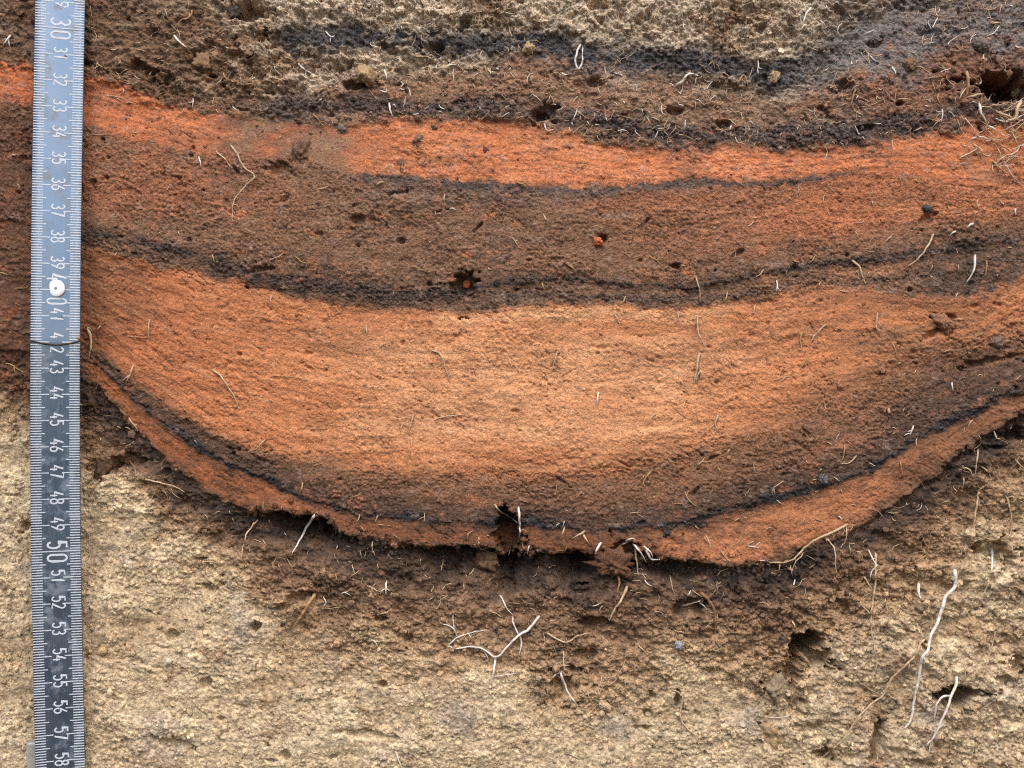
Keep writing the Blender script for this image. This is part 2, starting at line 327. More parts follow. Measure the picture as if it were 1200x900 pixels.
# rim edge, hollows beneath it, lumpy dark earth
dl = yw - rim_bot(xw)
hollow = np.interp(X, [-200,60,130,230,280,310,335,380,400,430,470,490,520,560,575,600,620,640,660,690,705,740,760,780,830,870,900,960,1030,1120,1180,1300],
                   [0,2,4,4,6,12,46,42,12,5,7,16,30,26,44,64,32,10,36,34,8,8,26,30,10,4,3,3,6,10,12,4])*(1+0.6*n_b+0.4*mot2)
hollow = np.maximum(hollow, 0)
lipx = sst(250, 330, X)*(1-sst(840, 920, X))
h += 2*np.exp(-((dl+6)/11)**2)*lipx*(0.9+0.9*mot2+0.5*n_b)
h -= hollow*sst(-2, 5, dl + mot2*3)*(1-sst(8, np.interp(X, [250,340,600,800,950], [40,52,56,46,30]), dl+n_b*16))
DZ = 1.5*np.exp(-((dl+1)/7.0)**2)*lipx*(0.9+0.9*mot2)
rag = dk*(1-sub)
h += rag*(6*n_b + 7*B40 + 4*B20 + amp*(1.5*B9 + 1.3*B5 + 1.2*fine + 1.0*n_d + 0.8*n_c - 2.0*pitty) - 6)
# granular subsoil
h += sub*(5*n_a + 3.5*n_b + amp*(0.7*n_c + 0.7*dome(W5) + 0.8*fine + 0.8*n_d + 0.7*B5 - 1.3*pitty) + 2.5*B20*sst(0.1, 0.6, patch) - 2)
clod = sst(820, 960, X)*sst(640, 720, Y + (X-1000)*0.15)
h += clod*(6*dome(W60, 0.95) + 10*B40 + 2*B20 + 10*n_a - 8)
# pits and hollows
pitn = 1 + 0.5*n_b + 0.5*mot2 + 0.5*n_c
def pit(px, py, rx, ry, dep, tilt=0.0, edge=0.55):
    c, s = math.cos(R(tilt)), math.sin(R(tilt))
    dx, dy = X-px, Y-py
    u, v = (dx*c+dy*s)/rx, (-dx*s+dy*c)/ry
    r = np.sqrt(u*u+v*v)*pitn
    return dep*(1-sst(edge, 1.1, r))
PITS = [(1180,104,38,18,72,8),(1116,817,25,13,85,0),(946,757,20,14,80,-12),(958,772,16,12,40,20),(925,790,12,26,26,10),(1027,868,8,26,26,5),(968,884,11,8,24,0),(545,335,17,15,22,-20),
        (598,630,15,30,40,0),(640,131,14,12,12,0),(629,136,10,9,14,0),(290,12,26,12,34,0),(508,57,14,7,18,0),(545,26,10,7,20,0),
        (298,735,9,7,18,0),(343,705,22,8,12,-30),(445,725,8,5,14,0),(478,748,6,6,12,0),(448,802,5,5,14,0),(115,552,16,10,8,0),
        (700,735,14,10,14,-20),(660,810,16,16,14,0),(805,712,16,12,16,0),(795,820,5,8,16,0),(760,838,6,6,8,0),(690,770,12,8,10,0),
        (1195,780,10,12,16,0),(1170,650,22,16,22,20),(1180,800,14,9,14,0),(1143,735,10,12,14,0),(1190,508,16,9,20,-20),(27,617,5,6,18,0),
        (200,745,9,6,10,0),(330,200,22,8,9,10),(413,100,8,6,12,0),(420,258,14,6,8,0),(470,282,6,5,8,0),(705,280,7,5,10,0),
        (792,311,7,4,12,0),(865,297,8,4,6,-20),(1092,392,18,6,8,-30),(1152,425,26,5,8,-14),(1105,372,12,4,8,0),(700,97,10,6,12,0),
        (790,131,10,5,12,0),(850,145,8,6,12,0),(990,100,8,8,14,0),(1053,122,7,4,12,0),(1018,150,8,5,10,0),(1085,258,10,8,6,0),
        (160,75,9,7,14,0),(233,70,10,16,14,0),(196,93,12,8,12,0),(150,540,20,7,10,0),(193,555,8,6,9,0),(247,690,8,6,10,0),(730,650,20,16,20,0),
        (675,655,14,12,18,0),(240,800,10,7,8,-40),(258,843,4,3,8,0),(205,872,26,7,7,10),(430,862,34,5,6,6),(335,886,8,8,10,0),(932,822,10,18,14,0)]
for p in PITS:
    x0, y0, rr = p[0], p[1], max(p[2], p[3])*2.4
    i0, i1 = np.searchsorted(ax, [x0-rr, x0+rr]); j0, j1 = np.searchsorted(ay, [y0-rr, y0+rr])
    sl = (slice(j0, j1), slice(i0, i1))
    Xs, Ys, pn = X[sl], Y[sl], pitn[sl]
    c, s = math.cos(R(p[5])), math.sin(R(p[5]))
    dx, dy = Xs-x0, Ys-y0
    r = np.sqrt(((dx*c+dy*s)/p[2])**2 + ((-dx*s+dy*c)/p[3])**2)*pn
    h[sl] -= p[4]*(1-sst(0.5, 1.15, r))
# small random holes and slits
for k in range(240):
    x0, y0 = random.uniform(0, 1200), random.uniform(0, 900)
    rx, ry, dp = random.uniform(1.5, 3.5), random.uniform(1.2, 3.0), random.uniform(2, 8)
    if random.random() < 0.5: rx *= random.uniform(1.5, 4)
    a = random.gauss(0, 0.5); ca, sa = math.cos(a), math.sin(a)
    rr = 22
    i0, i1 = np.searchsorted(ax, [x0-rr, x0+rr]); j0, j1 = np.searchsorted(ay, [y0-rr, y0+rr])
    sl = (slice(j0, j1), slice(i0, i1))
    dx, dy = X[sl]-x0, Y[sl]-y0
    r = np.sqrt(((dx*ca+dy*sa)/rx)**2 + ((-dx*sa+dy*ca)/ry)**2)*(1+0.8*mot2[sl]+0.8*n_c[sl])
    h[sl] -= dp*(1-sst(0.4, 1.3, r))*(0.5 if orange[sl].mean() > 0.5 else 1.0)

# grain-by-grain colour
grain = (W5[1]-0.5)*0.30 + (W7[1]-0.5)*0.22
big = (W13[1]-0.5)*0.22
gv = 1 + grain*np.clip(0.35 + 0.9*sub + 0.6*rag + 0.6*top_m, 0, 1) + big*(top_m*1.2 + rag + 0.7*sub + 0.5*charc) + n_d*0.07 + n_c*0.10*(1-0.4*sub)
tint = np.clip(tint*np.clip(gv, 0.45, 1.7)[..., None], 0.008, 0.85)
ALBEDO = 1.0
tint *= ALBEDO

def surf(px, py):
    """relief of the face at a picture point"""
    i = np.clip(np.searchsorted(ax, px)-1, 0, NX-2); j = np.clip(np.searchsorted(ay, py)-1, 0, NY-2)
    a = (px-ax[i])/(ax[i+1]-ax[i]); b = (py-ay[j])/(ay[j+1]-ay[j])
    return float((h[j, i]*(1-a)+h[j, i+1]*a)*(1-b) + (h[j+1, i]*(1-a)+h[j+1, i+1]*a)*b)
def tint_at(px, py):
    i = int(np.clip(np.searchsorted(ax, px)-1, 0, NX-1)); j = int(np.clip(np.searchsorted(ay, py)-1, 0, NY-1))
    return tint[j, i]
def P(px, py, out):
    """world point standing `out` units in front of the face's zero plane, seen at that picture point"""
    f = (CAM_D - out/S)/CAM_D
    return ((px-600)/S*f, -out/S, (450-py)/S*f)

# ------------------------------------------------------------------ materials
def nodes_of(name):
    m = bpy.data.materials.new(name); m.use_nodes = True
    nt = m.node_tree; b = nt.nodes['Principled BSDF']
    return m, nt, b
def math_node(nt, op, a, b):
    n = nt.nodes.new('ShaderNodeMath'); n.operation = op
    for k, v in ((0, a), (1, b)):
        if isinstance(v, (int, float)): n.inputs[k].default_value = v
        else: nt.links.new(v, n.inputs[k])
    return n.outputs[0]
def earth_mat(name, speck=0.25, scale=2600, bump=0.5, rough=0.95, spec=0.15):
    m, nt, b = nodes_of(name)
    at = nt.nodes.new('ShaderNodeAttribute'); at.attribute_name = 'tint'
    tc = nt.nodes.new('ShaderNodeTexCoord')
    n1 = nt.nodes.new('ShaderNodeTexNoise'); n1.inputs['Scale'].default_value = scale*0.5; n1.inputs['Detail'].default_value = 4; n1.inputs['Roughness'].default_value = 0.65
    n2 = nt.nodes.new('ShaderNodeTexNoise'); n2.inputs['Scale'].default_value = scale*0.28; n2.inputs['Detail'].default_value = 4
    vo = nt.nodes.new('ShaderNodeTexVoronoi'); vo.inputs['Scale'].default_value = scale*0.55
    for n in (n1, n2, vo): nt.links.new(tc.outputs['Object'], n.inputs['Vector'])
    v = math_node(nt, 'ADD', math_node(nt, 'MULTIPLY', n1.outputs['Fac'], 1.2), math_node(nt, 'MULTIPLY', n2.outputs['Fac'], 0.8))
    v = math_node(nt, 'MULTIPLY', math_node(nt, 'SUBTRACT', v, 1.0), speck*2.2)
    sep = nt.nodes.new('ShaderNodeSeparateColor'); nt.links.new(vo.outputs['Color'], sep.inputs[0])
    v = math_node(nt, 'ADD', v, math_node(nt, 'MULTIPLY', math_node(nt, 'SUBTRACT', sep.outputs[0], 0.5), speck*1.4))
    v = math_node(nt, 'ADD', v, 1.0)
    mul = nt.nodes.new('ShaderNodeVectorMath'); mul.operation = 'SCALE'
    nt.links.new(at.outputs['Color'], mul.inputs[0]); nt.links.new(v, mul.inputs['Scale'])
    nt.links.new(mul.outputs[0], b.inputs['Base Color'])
    b.inputs['Roughness'].default_value = rough
    b.inputs['Specular IOR Level'].default_value = spec
    bp = nt.nodes.new('ShaderNodeBump'); bp.inputs['Strength'].default_value = bump; bp.inputs['Distance'].default_value = 0.0012
    nt.links.new(math_node(nt, 'SUBTRACT', n1.outputs['Fac'], math_node(nt, 'MULTIPLY', vo.outputs['Distance'], 0.5)), bp.inputs['Height']); nt.links.new(bp.outputs[0], b.inputs['Normal'])
    return m
M_LOOSE = earth_mat('loose_soil', 0.34, 2200, 0.7)
M_BROWN = earth_mat('brown_earth', 0.42, 2600, 0.6)
M_BURNT = earth_mat('burnt_earth', 0.30, 2800, 0.42)
M_CHAR = earth_mat('charcoal_earth', 0.45, 2400, 0.7, 0.75, 0.35)
M_SUB = earth_mat('sandy_subsoil', 0.42, 2300, 0.4)

def noisy_mat(name, c, c2, scale=600, rough=0.8, spec=0.3, bump=0.3, metallic=0.0, lift=True):
    m, nt, b = nodes_of(name)
    tc = nt.nodes.new('ShaderNodeTexCoord')
    n1 = nt.nodes.new('ShaderNodeTexNoise'); n1.inputs['Scale'].default_value = scale; n1.inputs['Detail'].default_value = 4
    nt.links.new(tc.outputs['Object'], n1.inputs['Vector'])
    cr = nt.nodes.new('ShaderNodeValToRGB')
    cr.color_ramp.elements[0].position = 0.3; cr.color_ramp.elements[1].position = 0.7
    cr.color_ramp.elements[0].color = tuple(lin(c, lift))+(1,); cr.color_ramp.elements[1].color = tuple(lin(c2, lift))+(1,)
    nt.links.new(n1.outputs['Fac'], cr.inputs[0]); nt.links.new(cr.outputs[0], b.inputs['Base Color'])
    b.inputs['Roughness'].default_value = rough; b.inputs['Specular IOR Level'].default_value = spec; b.inputs['Metallic'].default_value = metallic
    if bump:
        bp = nt.nodes.new('ShaderNodeBump'); bp.inputs['Strength'].default_value = bump; bp.inputs['Distance'].default_value = 0.0004
        nt.links.new(n1.outputs['Fac'], bp.inputs['Height']); nt.links.new(bp.outputs[0], b.inputs['Normal'])
    return m
M_ROOT = {'white': noisy_mat('root_white', (238,233,228), (200,186,170), 420, 0.7),
          'pale': noisy_mat('root_pale', (212,188,156), (160,130,100), 500, 0.8),
          'tan': noisy_mat('root_tan', (186,148,104), (140,104,72), 900, 0.75),
          'brown': noisy_mat('root_brown', (148,108,78), (104,74,54), 900, 0.8)}

# ------------------------------------------------------------------ mesh helpers
def fast_mesh(name, verts, faces):
    """verts (n,3), faces (m,k) arrays"""
    me = bpy.data.meshes.new(name)
    n, (m, k) = len(verts), faces.shape
    me.vertices.add(n); me.loops.add(m*k); me.polygons.add(m)
    me.vertices.foreach_set('co', np.ascontiguousarray(verts, np.float32).ravel())
    me.loops.foreach_set('vertex_index', np.ascontiguousarray(faces, np.int32).ravel())
    me.polygons.foreach_set('loop_start', np.arange(0, m*k, k, dtype=np.int32))
    me.polygons.foreach_set('use_smooth', np.ones(m, bool))
    me.update(calc_edges=True)
    return me
def paint(me, cols):
    a = me.attributes.new('tint', 'FLOAT_COLOR', 'POINT')
    a.data.foreach_set('color', np.c_[cols, np.ones(len(cols))].astype(np.float32).ravel())
def link(name, me, mat, parent=None):
    o = bpy.data.objects.new(name, me)
    if mat and me is not None and not me.materials: me.materials.append(mat)
    COL.objects.link(o); o.parent = parent
    return o
def tag(o, label=None, cat=None, group=None, kind=None):
    if label: o['label'] = label
    if cat: o['category'] = cat
    if group: o['group'] = group
    if kind: o['kind'] = kind
    return o

# ------------------------------------------------------------------ the earth face, one part per layer
face = bpy.data.objects.new('soil_face', None); COL.objects.link(face)
tag(face, 'cut earth face of layered brown, black, orange and tan soil behind the tape', None, None, 'structure')
fx_, fy_ = xw, yw
lid = np.zeros(X.shape, np.int8)                                   # 0 loose topsoil
lid[(yw > crumb_bot(xw))] = 1                                      # brown
lid[(c1_m > 0.5)] = 2
lid[yw > o1_top(xw)] = 3                                           # upper orange
lid[c2_m > 0.5] = 4
lid[yw > o1_bot(xw)] = 5                                           # mid brown
lid[th_m > 0.5] = 6
lid[yw > o2_top(xw)] = 7
lid[c3_m > 0.5] = 8
lid[yw > o2_bot(xw)] = 9
lid[yw > c4_mid(xw)] = 10
lid[c4_m > 0.5] = 11
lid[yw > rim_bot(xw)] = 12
lid[(dk > 0.5) & (sub > 0.5)] = 13
NAMES = [('loose_topsoil', 'crumbly tan and brown loose soil along the top edge', M_LOOSE),
         ('brown_layer', 'reddish brown soil between the two upper charcoal streaks', M_BROWN),
         ('charcoal_band', 'blue grey charcoal streak nearest the top', M_CHAR),
         ('burnt_layer', 'narrow bright orange burnt layer in the upper part', M_BURNT),
         ('charcoal_band', 'black charcoal streak resting on the upper orange layer', M_CHAR),
         ('brown_layer', 'broad brown layer between the two orange layers', M_BROWN),
         ('charcoal_band', 'thin dark line under the upper orange layer', M_CHAR),
         ('burnt_layer', 'thick pale orange burnt lens in the middle', M_BURNT),
         ('charcoal_band', 'black charcoal line on top of the thick orange lens', M_CHAR),
         ('brown_layer', 'dark brown base of the thick orange lens', M_BROWN),
         ('burnt_layer', 'thin orange rim curving under the dark base', M_BURNT),
         ('charcoal_band', 'curved black charcoal line above the thin orange rim', M_CHAR),
         ('dark_earth_layer', 'dark brown lumpy earth in the hollow under the orange rim', M_BROWN),
         ('subsoil_layer', 'pale tan sandy subsoil at the bottom', M_SUB)]
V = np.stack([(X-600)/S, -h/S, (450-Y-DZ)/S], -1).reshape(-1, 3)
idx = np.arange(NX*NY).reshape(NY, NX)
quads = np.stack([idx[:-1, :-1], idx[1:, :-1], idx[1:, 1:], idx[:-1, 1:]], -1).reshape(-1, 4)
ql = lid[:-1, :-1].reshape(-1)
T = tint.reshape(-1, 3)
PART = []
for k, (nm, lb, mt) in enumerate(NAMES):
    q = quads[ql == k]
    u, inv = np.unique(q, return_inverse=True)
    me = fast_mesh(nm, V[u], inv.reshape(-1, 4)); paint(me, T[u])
    o = link(nm, me, mt, face); o['label'] = lb
    PART.append(o)
def layer_at(px, py):
    i = int(np.clip(np.searchsorted(ax, px), 0, NX-1)); j = int(np.clip(np.searchsorted(ay, py), 0, NY-1))
    return int(lid[j, i])

# ground: the floor of the pit in front, the field above and behind
def sheet(name, x0, x1, y0, y1, z, c, c2, n=60):
    gx = np.linspace(-1, 1, n); gx = np.sign(gx)*np.abs(gx)**3
    xs = (x0+x1)/2 + gx*(x1-x0)/2
    t = np.linspace(0, 1, n)**3
    ys = y0 + t*(y1-y0)
    A, B = np.meshgrid(xs, ys)
    Z = z + 0.01*fbm(A*1000, B*1000, 300, 3, 1, 5)
    v = np.stack([A, B, Z], -1).reshape(-1, 3)
    i = np.arange(n*n).reshape(n, n)
    q = np.stack([i[:-1, :-1], i[:-1, 1:], i[1:, 1:], i[1:, :-1]], -1).reshape(-1, 4)
    if y1 < y0: q = q[:, ::-1]
    return tag(link(name, fast_mesh(name, v, q), noisy_mat(name+'_earth', c, c2, 30, 0.95, 0.1, 0.5, 0.0, False)), kind='structure')
sheet('pit_floor', -300, 300, 0.12, -300, -0.41, (84,70,56), (56,46,38))
sheet('field', -300, 300, -0.02, 300, 0.436, (96,84,56), (74,70,44))

# ------------------------------------------------------------------ loose crumbs lying on the face (uncountable)
def ico(sub):
    bm = bmesh.new(); bmesh.ops.create_icosphere(bm, subdivisions=sub, radius=1)
    v = np.array([x.co[:] for x in bm.verts]); f = np.array([[x.index for x in fc.verts] for fc in bm.faces]); bm.free()
    return v, f
ICO1, ICO2, ICO4 = ico(1), ico(2), ico(4)
CR_VARS = []
for k in range(24):
    v, f = ICO2
    off = Vector((k*7.1, k*3.3, 0))
    d = np.array([0.75 + 0.6*mnoise.noise(Vector(p)*1.1 + off) + 0.9*abs(mnoise.noise(Vector(p)*2.4 + off)) + 0.3*mnoise.noise(Vector(p)*5 + off) for p in v])
    CR_VARS.append((v*d[:, None]*np.array([1, 0.8, 0.85+0.3*random.random()]), f))
SM_VARS = []
for k in range(16):
    v, f = ICO1
    off = Vector((k*5.7, 0, k*2.9))
    d = np.array([1 + 0.6*mnoise.noise(Vector(p)*1.5 + off) for p in v])
    SM_VARS.append((v*d[:, None], f))
def rotm():
    q = rng.normal(size=4); q /= np.linalg.norm(q); w, x, y, z = q
    return np.array([[1-2*(y*y+z*z), 2*(x*y-z*w), 2*(x*z+y*w)], [2*(x*y+z*w), 1-2*(x*x+z*z), 2*(y*z-x*w)], [2*(x*z-y*w), 2*(y*z+x*w), 1-2*(x*x+y*y)]])
def crumbs(name, n, place, size, bright, mat, parent, variants, label):
    vs, fs, cs, base = [], [], [], 0
    for k in range(n):
        p = place()
        if p is None: continue
        px, py = p; r = size()
        v, f = random.choice(variants)
        c = np.array(P(px, py, surf(px, py) + r*0.25))
        vv = v @ rotm().T * (r/S) + c
        vs.append(vv); fs.append(f+base); base += len(v)
        t = tint_at(px, py)*random.uniform(*bright)
        cs.append(np.repeat(np.clip(t, 0, 0.8)[None], len(v), 0))
    me = fast_mesh(name, np.concatenate(vs), np.concatenate(fs)); paint(me, np.concatenate(cs))
    me.polygons.foreach_set('use_smooth', np.zeros(len(me.polygons), bool))
    o = link(name, me, mat, parent); o['kind'] = 'stuff'; o['label'] = label
    return o
def by_layer(layers, x0=0, x1=1200, y0=0, y1=900, accept=None):
    def f():
        for _ in range(30):
            px, py = random.uniform(x0, x1), random.uniform(y0, y1)
            if layer_at(px, py) in layers and (accept is None or accept(px, py)): return px, py
        return None
    return f
topcrumb = lambda px, py: random.random() < (1.0 if px < 960 else 0.25)
crumbs('crumb', 320, by_layer((0, 2), -20, 1220, -10, 130, topcrumb), lambda: 1.5+4.0*random.random()**2.4, (0.85, 1.3), M_LOOSE, PART[0], CR_VARS, 'small loose soil crumbs')
crumbs('crumb', 500, by_layer((1, 4), 0, 1200, 30, 180), lambda: 1.3+2.8*random.random()**2, (0.8, 1.3), M_BROWN, PART[1], SM_VARS, 'small brown soil crumbs')
crumbs('crumb', 900, by_layer((12,), 0, 1200, 430, 830), lambda: 1.3+4.2*random.random()**2.5, (0.8, 1.35), M_BROWN, PART[12], SM_VARS, 'small dark soil crumbs')
crumbs('grain', 3000, by_layer((13,), -20, 1220, 430, 920), lambda: 1.1+2.8*random.random()**3, (0.75, 1.35), M_SUB, PART[13], SM_VARS, 'sand grains and crumbs')
crumbs('crumb', 220, by_layer((13, 12), 840, 1220, 600, 920), lambda: 2.0+4.5*random.random()**2.5, (0.8, 1.25), M_SUB, PART[13], CR_VARS, 'loose tan soil crumbs')
crumbs('crumb', 350, by_layer((5, 9), 0, 1200, 150, 620), lambda: 1.0+2.0*random.random()**2, (0.7, 1.3), M_BROWN, PART[5], SM_VARS, 'tiny brown soil crumbs')

for part_k, n_k, box_k in ((4, 260, (300, 1200, 90, 190)), (8, 170, (110, 1200, 240, 370)), (11, 170, (110, 1200, 400, 640)), (2, 200, (320, 1200, 0, 110))):
    crumbs('charcoal_chip', n_k, by_layer((part_k,), *box_k), lambda: 0.9+3.0*random.random()**2.5, (0.55, 1.25), M_CHAR, PART[part_k], SM_VARS, 'small angular chips of charcoal')
def rim_place():
    px = random.uniform(290, 900); return px, float(_rb(px)) + random.gauss(2, 9)
crumbs('crumb', 520, rim_place, lambda: 1.0+3.6*random.random()**2.2, (0.7, 1.3), M_BROWN, PART[10], SM_VARS + CR_VARS[:8], 'brittle crumbs along the lower edge')
crumbs('crumb', 420, by_layer((3, 7), 90, 1200, 70, 560), lambda: 0.8+1.6*random.random()**2.5, (0.65, 1.25), M_BURNT, PART[7], SM_VARS, 'tiny burnt soil crumbs')

# ------------------------------------------------------------------ roots
def catmull(p, step=2.2):
    p = np.array(p, float)
    if len(p) < 3:
        m = p.mean(0) + np.array([rng.normal()*0.8, rng.normal()*0.8]); p = np.array([p[0], m, p[-1]])
    q = np.vstack([2*p[0]-p[1], p, 2*p[-1]-p[-2]]); out = []
    for i in range(1, len(q)-2):
        n = max(2, int(np.linalg.norm(q[i+1]-q[i])/step))
        for t in np.linspace(0, 1, n, endpoint=False):
            a, b, c, d = q[i-1], q[i], q[i+1], q[i+2]
            out.append(0.5*((2*b)+(-a+c)*t+(2*a-5*b+4*c-d)*t*t+(-a+3*b-3*c+d)*t**3))
    out.append(p[-1]); return np.array(out)
def tube(pts3, rad, sides=6):
    """tapered tube through world points; returns verts, quads (ends closed by tapering)"""
    n = len(pts3); V_, F_ = [], []
    up = Vector((0.2, 1, 0.1)).normalized()
    for i in range(n):
        a = Vector(pts3[max(i-1, 0)]); b = Vector(pts3[min(i+1, n-1)])
        t = (b-a).normalized() if (b-a).length > 1e-9 else Vector((0, 0, 1))
        s = t.cross(up); s = s.normalized() if s.length > 1e-6 else Vector((1, 0, 0))
        w = s.cross(t).normalized()
        for k in range(sides):
            an = 2*math.pi*k/sides
            V_.append(Vector(pts3[i]) + (s*math.cos(an) + w*math.sin(an))*rad[i])
    for i in range(n-1):
        for k in range(sides):
            a = i*sides+k; b = i*sides+(k+1) % sides
            F_.append((a, b, b+sides, a+sides))
    return np.array([v[:] for v in V_]), np.array(F_)
def root_geo(pts, w, lift=2.0, taper=0.45, sides=6, free=False):
    c = catmull(pts); n = len(c)
    c += np.stack([fbm(c[:, 0]+w*31, c[:, 1], 9, 2, 1, 40), fbm(c[:, 0], c[:, 1]+w*17, 9, 2, 1, 41)], 1)*0.9
    s = np.array([surf(x, y) for x, y in c])
    k = max(3, min(9, n//3))
    sm = np.convolve(np.pad(s, k, mode='edge'), np.ones(2*k+1)/(2*k+1), 'valid')
    s = np.maximum(sm, s) if not free else np.full(n, max(s[0], s[-1]))
    t = np.linspace(0, 1, n)
    out = s + w*0.35 + lift*np.sin(math.pi*np.clip(t*1.05, 0, 1))
    out[0] -= w*0.8
    rad = (w*0.5*(1-(1-taper)*t)*(1+0.16*fbm(t*60+w*7, t*0+3.3, 5, 2)))
    rad[-1] *= 0.35; rad[0] *= 0.8
    pts3 = [P(c[i, 0], c[i, 1], out[i]) for i in range(n)]
    return tube(pts3, rad/S, sides)
LAYER_WORD = ['loose topsoil', 'upper brown soil', 'top charcoal streak', 'upper orange layer', 'upper charcoal streak', 'broad brown layer',
              'thin dark line', 'thick orange lens', 'middle charcoal line', 'dark lens base', 'thin orange rim', 'curved charcoal line',
              'dark earth', 'tan subsoil']
used_labels = {}
ONES = 'zero one two three four five six seven eight nine ten eleven twelve thirteen fourteen fifteen sixteen seventeen eighteen nineteen'.split()
def words(n):
    if n < 20: return ONES[n]
    t = ['twenty', 'thirty', 'forty', 'fifty', 'sixty'][n//10-2]
    return t if n % 10 == 0 else t + '-' + ONES[n % 10]
def auto_label(kind, pts, w, tone):
    p = np.array(pts, float); L = np.linalg.norm(np.diff(p, axis=0), axis=1).sum(); mid = p.mean(0)
    d = p[-1]-p[0]; ang = abs(math.degrees(math.atan2(abs(d[1]), abs(d[0]))))
    size = 'tiny' if L < 14 else 'short' if L < 32 else 'long'
    lean = 'upright' if ang > 65 else 'level' if ang < 25 else 'slanting'
    lay = LAYER_WORD[layer_at(*mid)]
    lev = 30 + (mid[1]-33)/30.65; dist = (mid[0]-98)/30.2 if mid[0] > 70 else (mid[0]-36)/30.2
    lv = words(round(lev)); n0, n1 = words(max(1, round(dist))), words(max(0, int(dist))) + ' and half'
    near = f'{n0} cm right of tape' if dist > 0 else 'just left of tape'
    tries = [f'{size} {lean} {tone} {kind} on {lay}, level with {lv}, {near}']
    if dist > 0:
        tries += [f'{size} {tone} {kind} on {lay}, level with {lv}, {n1} cm right of tape', f'{size} {kind} on {lay}, level with {lv}, {near}',
                  f'{lean} {kind} on {lay}, level with {lv}, {n1} cm right of tape', f'{lean} {kind} on {lay}, level with {lv}, {near}']
    else: tries += [f'{size} {kind} on {lay}, level with {lv}, {near}']
    tries = [t_ for t_ in tries if len(t_.split()) <= 16]
    for base in tries:
        if base not in used_labels: break
    used_labels[base] = 1
    return base
def root(pts, w=2.5, tone='pale', label=None, branches=(), group=None, kind='rootlet', lift=2.0, name=None, free=False, taper=0.45):
    if label: used_labels[label] = 1
    if group is None: group = 'plant roots sticking out of the earth face'
    lb = label or auto_label(kind, pts, w, 'white' if tone == 'white' else 'pale' if tone == 'pale' else tone)
    v, f = root_geo(pts, w, lift, taper, 6, free)
    nm = name or ('root' if label else 'rootlet')
    c0 = Vector(P(pts[0][0], pts[0][1], surf(*pts[0])))
    if branches:
        e = bpy.data.objects.new(nm, None); e.location = c0; COL.objects.link(e)
        tag(e, lb, 'root', group)
        link('main_root', fast_mesh('main_root', v-np.array(c0), f), M_ROOT[tone], e)
        for bp in branches:
            bv, bf = root_geo(bp[0], bp[1], lift*0.8, 0.4, 6, free)
            link('side_root', fast_mesh('side_root', bv-np.array(c0), bf), M_ROOT[bp[2] if len(bp) > 2 else tone], e)
        if label:
            vs, fs, base = [], [], 0
            for q in [pts] + [b_[0] for b_ in branches]:
                c = catmull(q, 5)
                for x, y in c[1:]:
                    if random.random() < 0.55: continue
                    a = random.uniform(0, 6.28); L = random.uniform(3, 9)
                    hp = [(x, y), (x+math.cos(a)*L*0.5, y+math.sin(a)*L*0.5), (x+math.cos(a+0.5)*L, y+math.sin(a+0.5)*L)]
                    out = [surf(*z)+w*0.4+1.0 for z in hp]
                    hv, hf = tube([P(z[0], z[1], o_) for z, o_ in zip(hp, out)], np.array([0.45, 0.4, 0.2])/S, 4)
                    vs.append(hv-np.array(c0)); fs.append(hf+base); base += len(hv)
            if vs:
                rh = link('root_hair', fast_mesh('root_hair', np.concatenate(vs), np.concatenate(fs)), M_ROOT['pale'], e); rh['kind'] = 'stuff'
        return e
    o = link(nm, fast_mesh(nm, v-np.array(c0), f), M_ROOT[tone]); o.location = c0
    return tag(o, lb, 'straw' if kind == 'straw' else 'root', group)

# the ones that stand out
root([(1119,668),(1119.5,686),(1108,700),(1100,727),(1091,745),(1087,762),(1080,772),(1077,795),(1073,810),(1070,830),(1066,847),(1060,853)], 4.4, 'white',
     'longest white root, hanging diagonally down the tan subsoil at lower right', [([(1087,758),(1092,772)], 2),([(1083,770),(1083,782)], 1.6)], lift=9, taper=0.6)
root([(1090,746),(1080,752),(1073,768),(1066,775),(1055,785),(1045,795),(1040,805),(1034,815),(1022,825),(1008,838),(996,855),(985,870),(970,882),(958,890)], 3.0, 'pale',
     'thin pale root running from the longest white root down to the left', [([(1066,776),(1062,790)], 2.2),([(1037,811),(1050,819),(1066,818),(1082,819)], 1.2)], lift=7)
root([(1121,792),(1120,805),(1115,815),(1110,830),(1103,845),(1098,858),(1090,870),(1090,882)], 3.6, 'white',
     'forked white root across the dark hole at lower right', [([(1115,815),(1106,816),(1099,823),(1096,833),(1095,847)], 3.2),([(1090,868),(1085,876)], 2)], lift=10, free=True)
root([(1026,648),(1026,680),(1024,692),(1021,720),(1021,735),(1025,760),(1028,786)], 2.6, 'pale',
     'thin brown root hanging straight down left of the longest white root', [([(1012,675),(1018,684),(1024,694)], 2),([(1021,721),(1013,712),(1004,706)], 2),([(1021,718),(1030,719),(1038,716)], 1.5),([(1037,700),(1040,716),(1042,725)], 1.3)])
root([(993,614),(982,621),(968,627),(952,635),(940,645),(930,655),(918,659),(898,659)], 3.2, 'pale',
     'curved pale root along the lower edge of the orange rim at right', [([(968,630),(978,643),(979,660),(981,678)], 2.2),([(992,617),(992,630),(988,638)], 2),([(942,648),(933,658),(927,672)], 2),([(914,660),(915,672)], 1.8),([(926,662),(930,678)], 1.5)], lift=4)
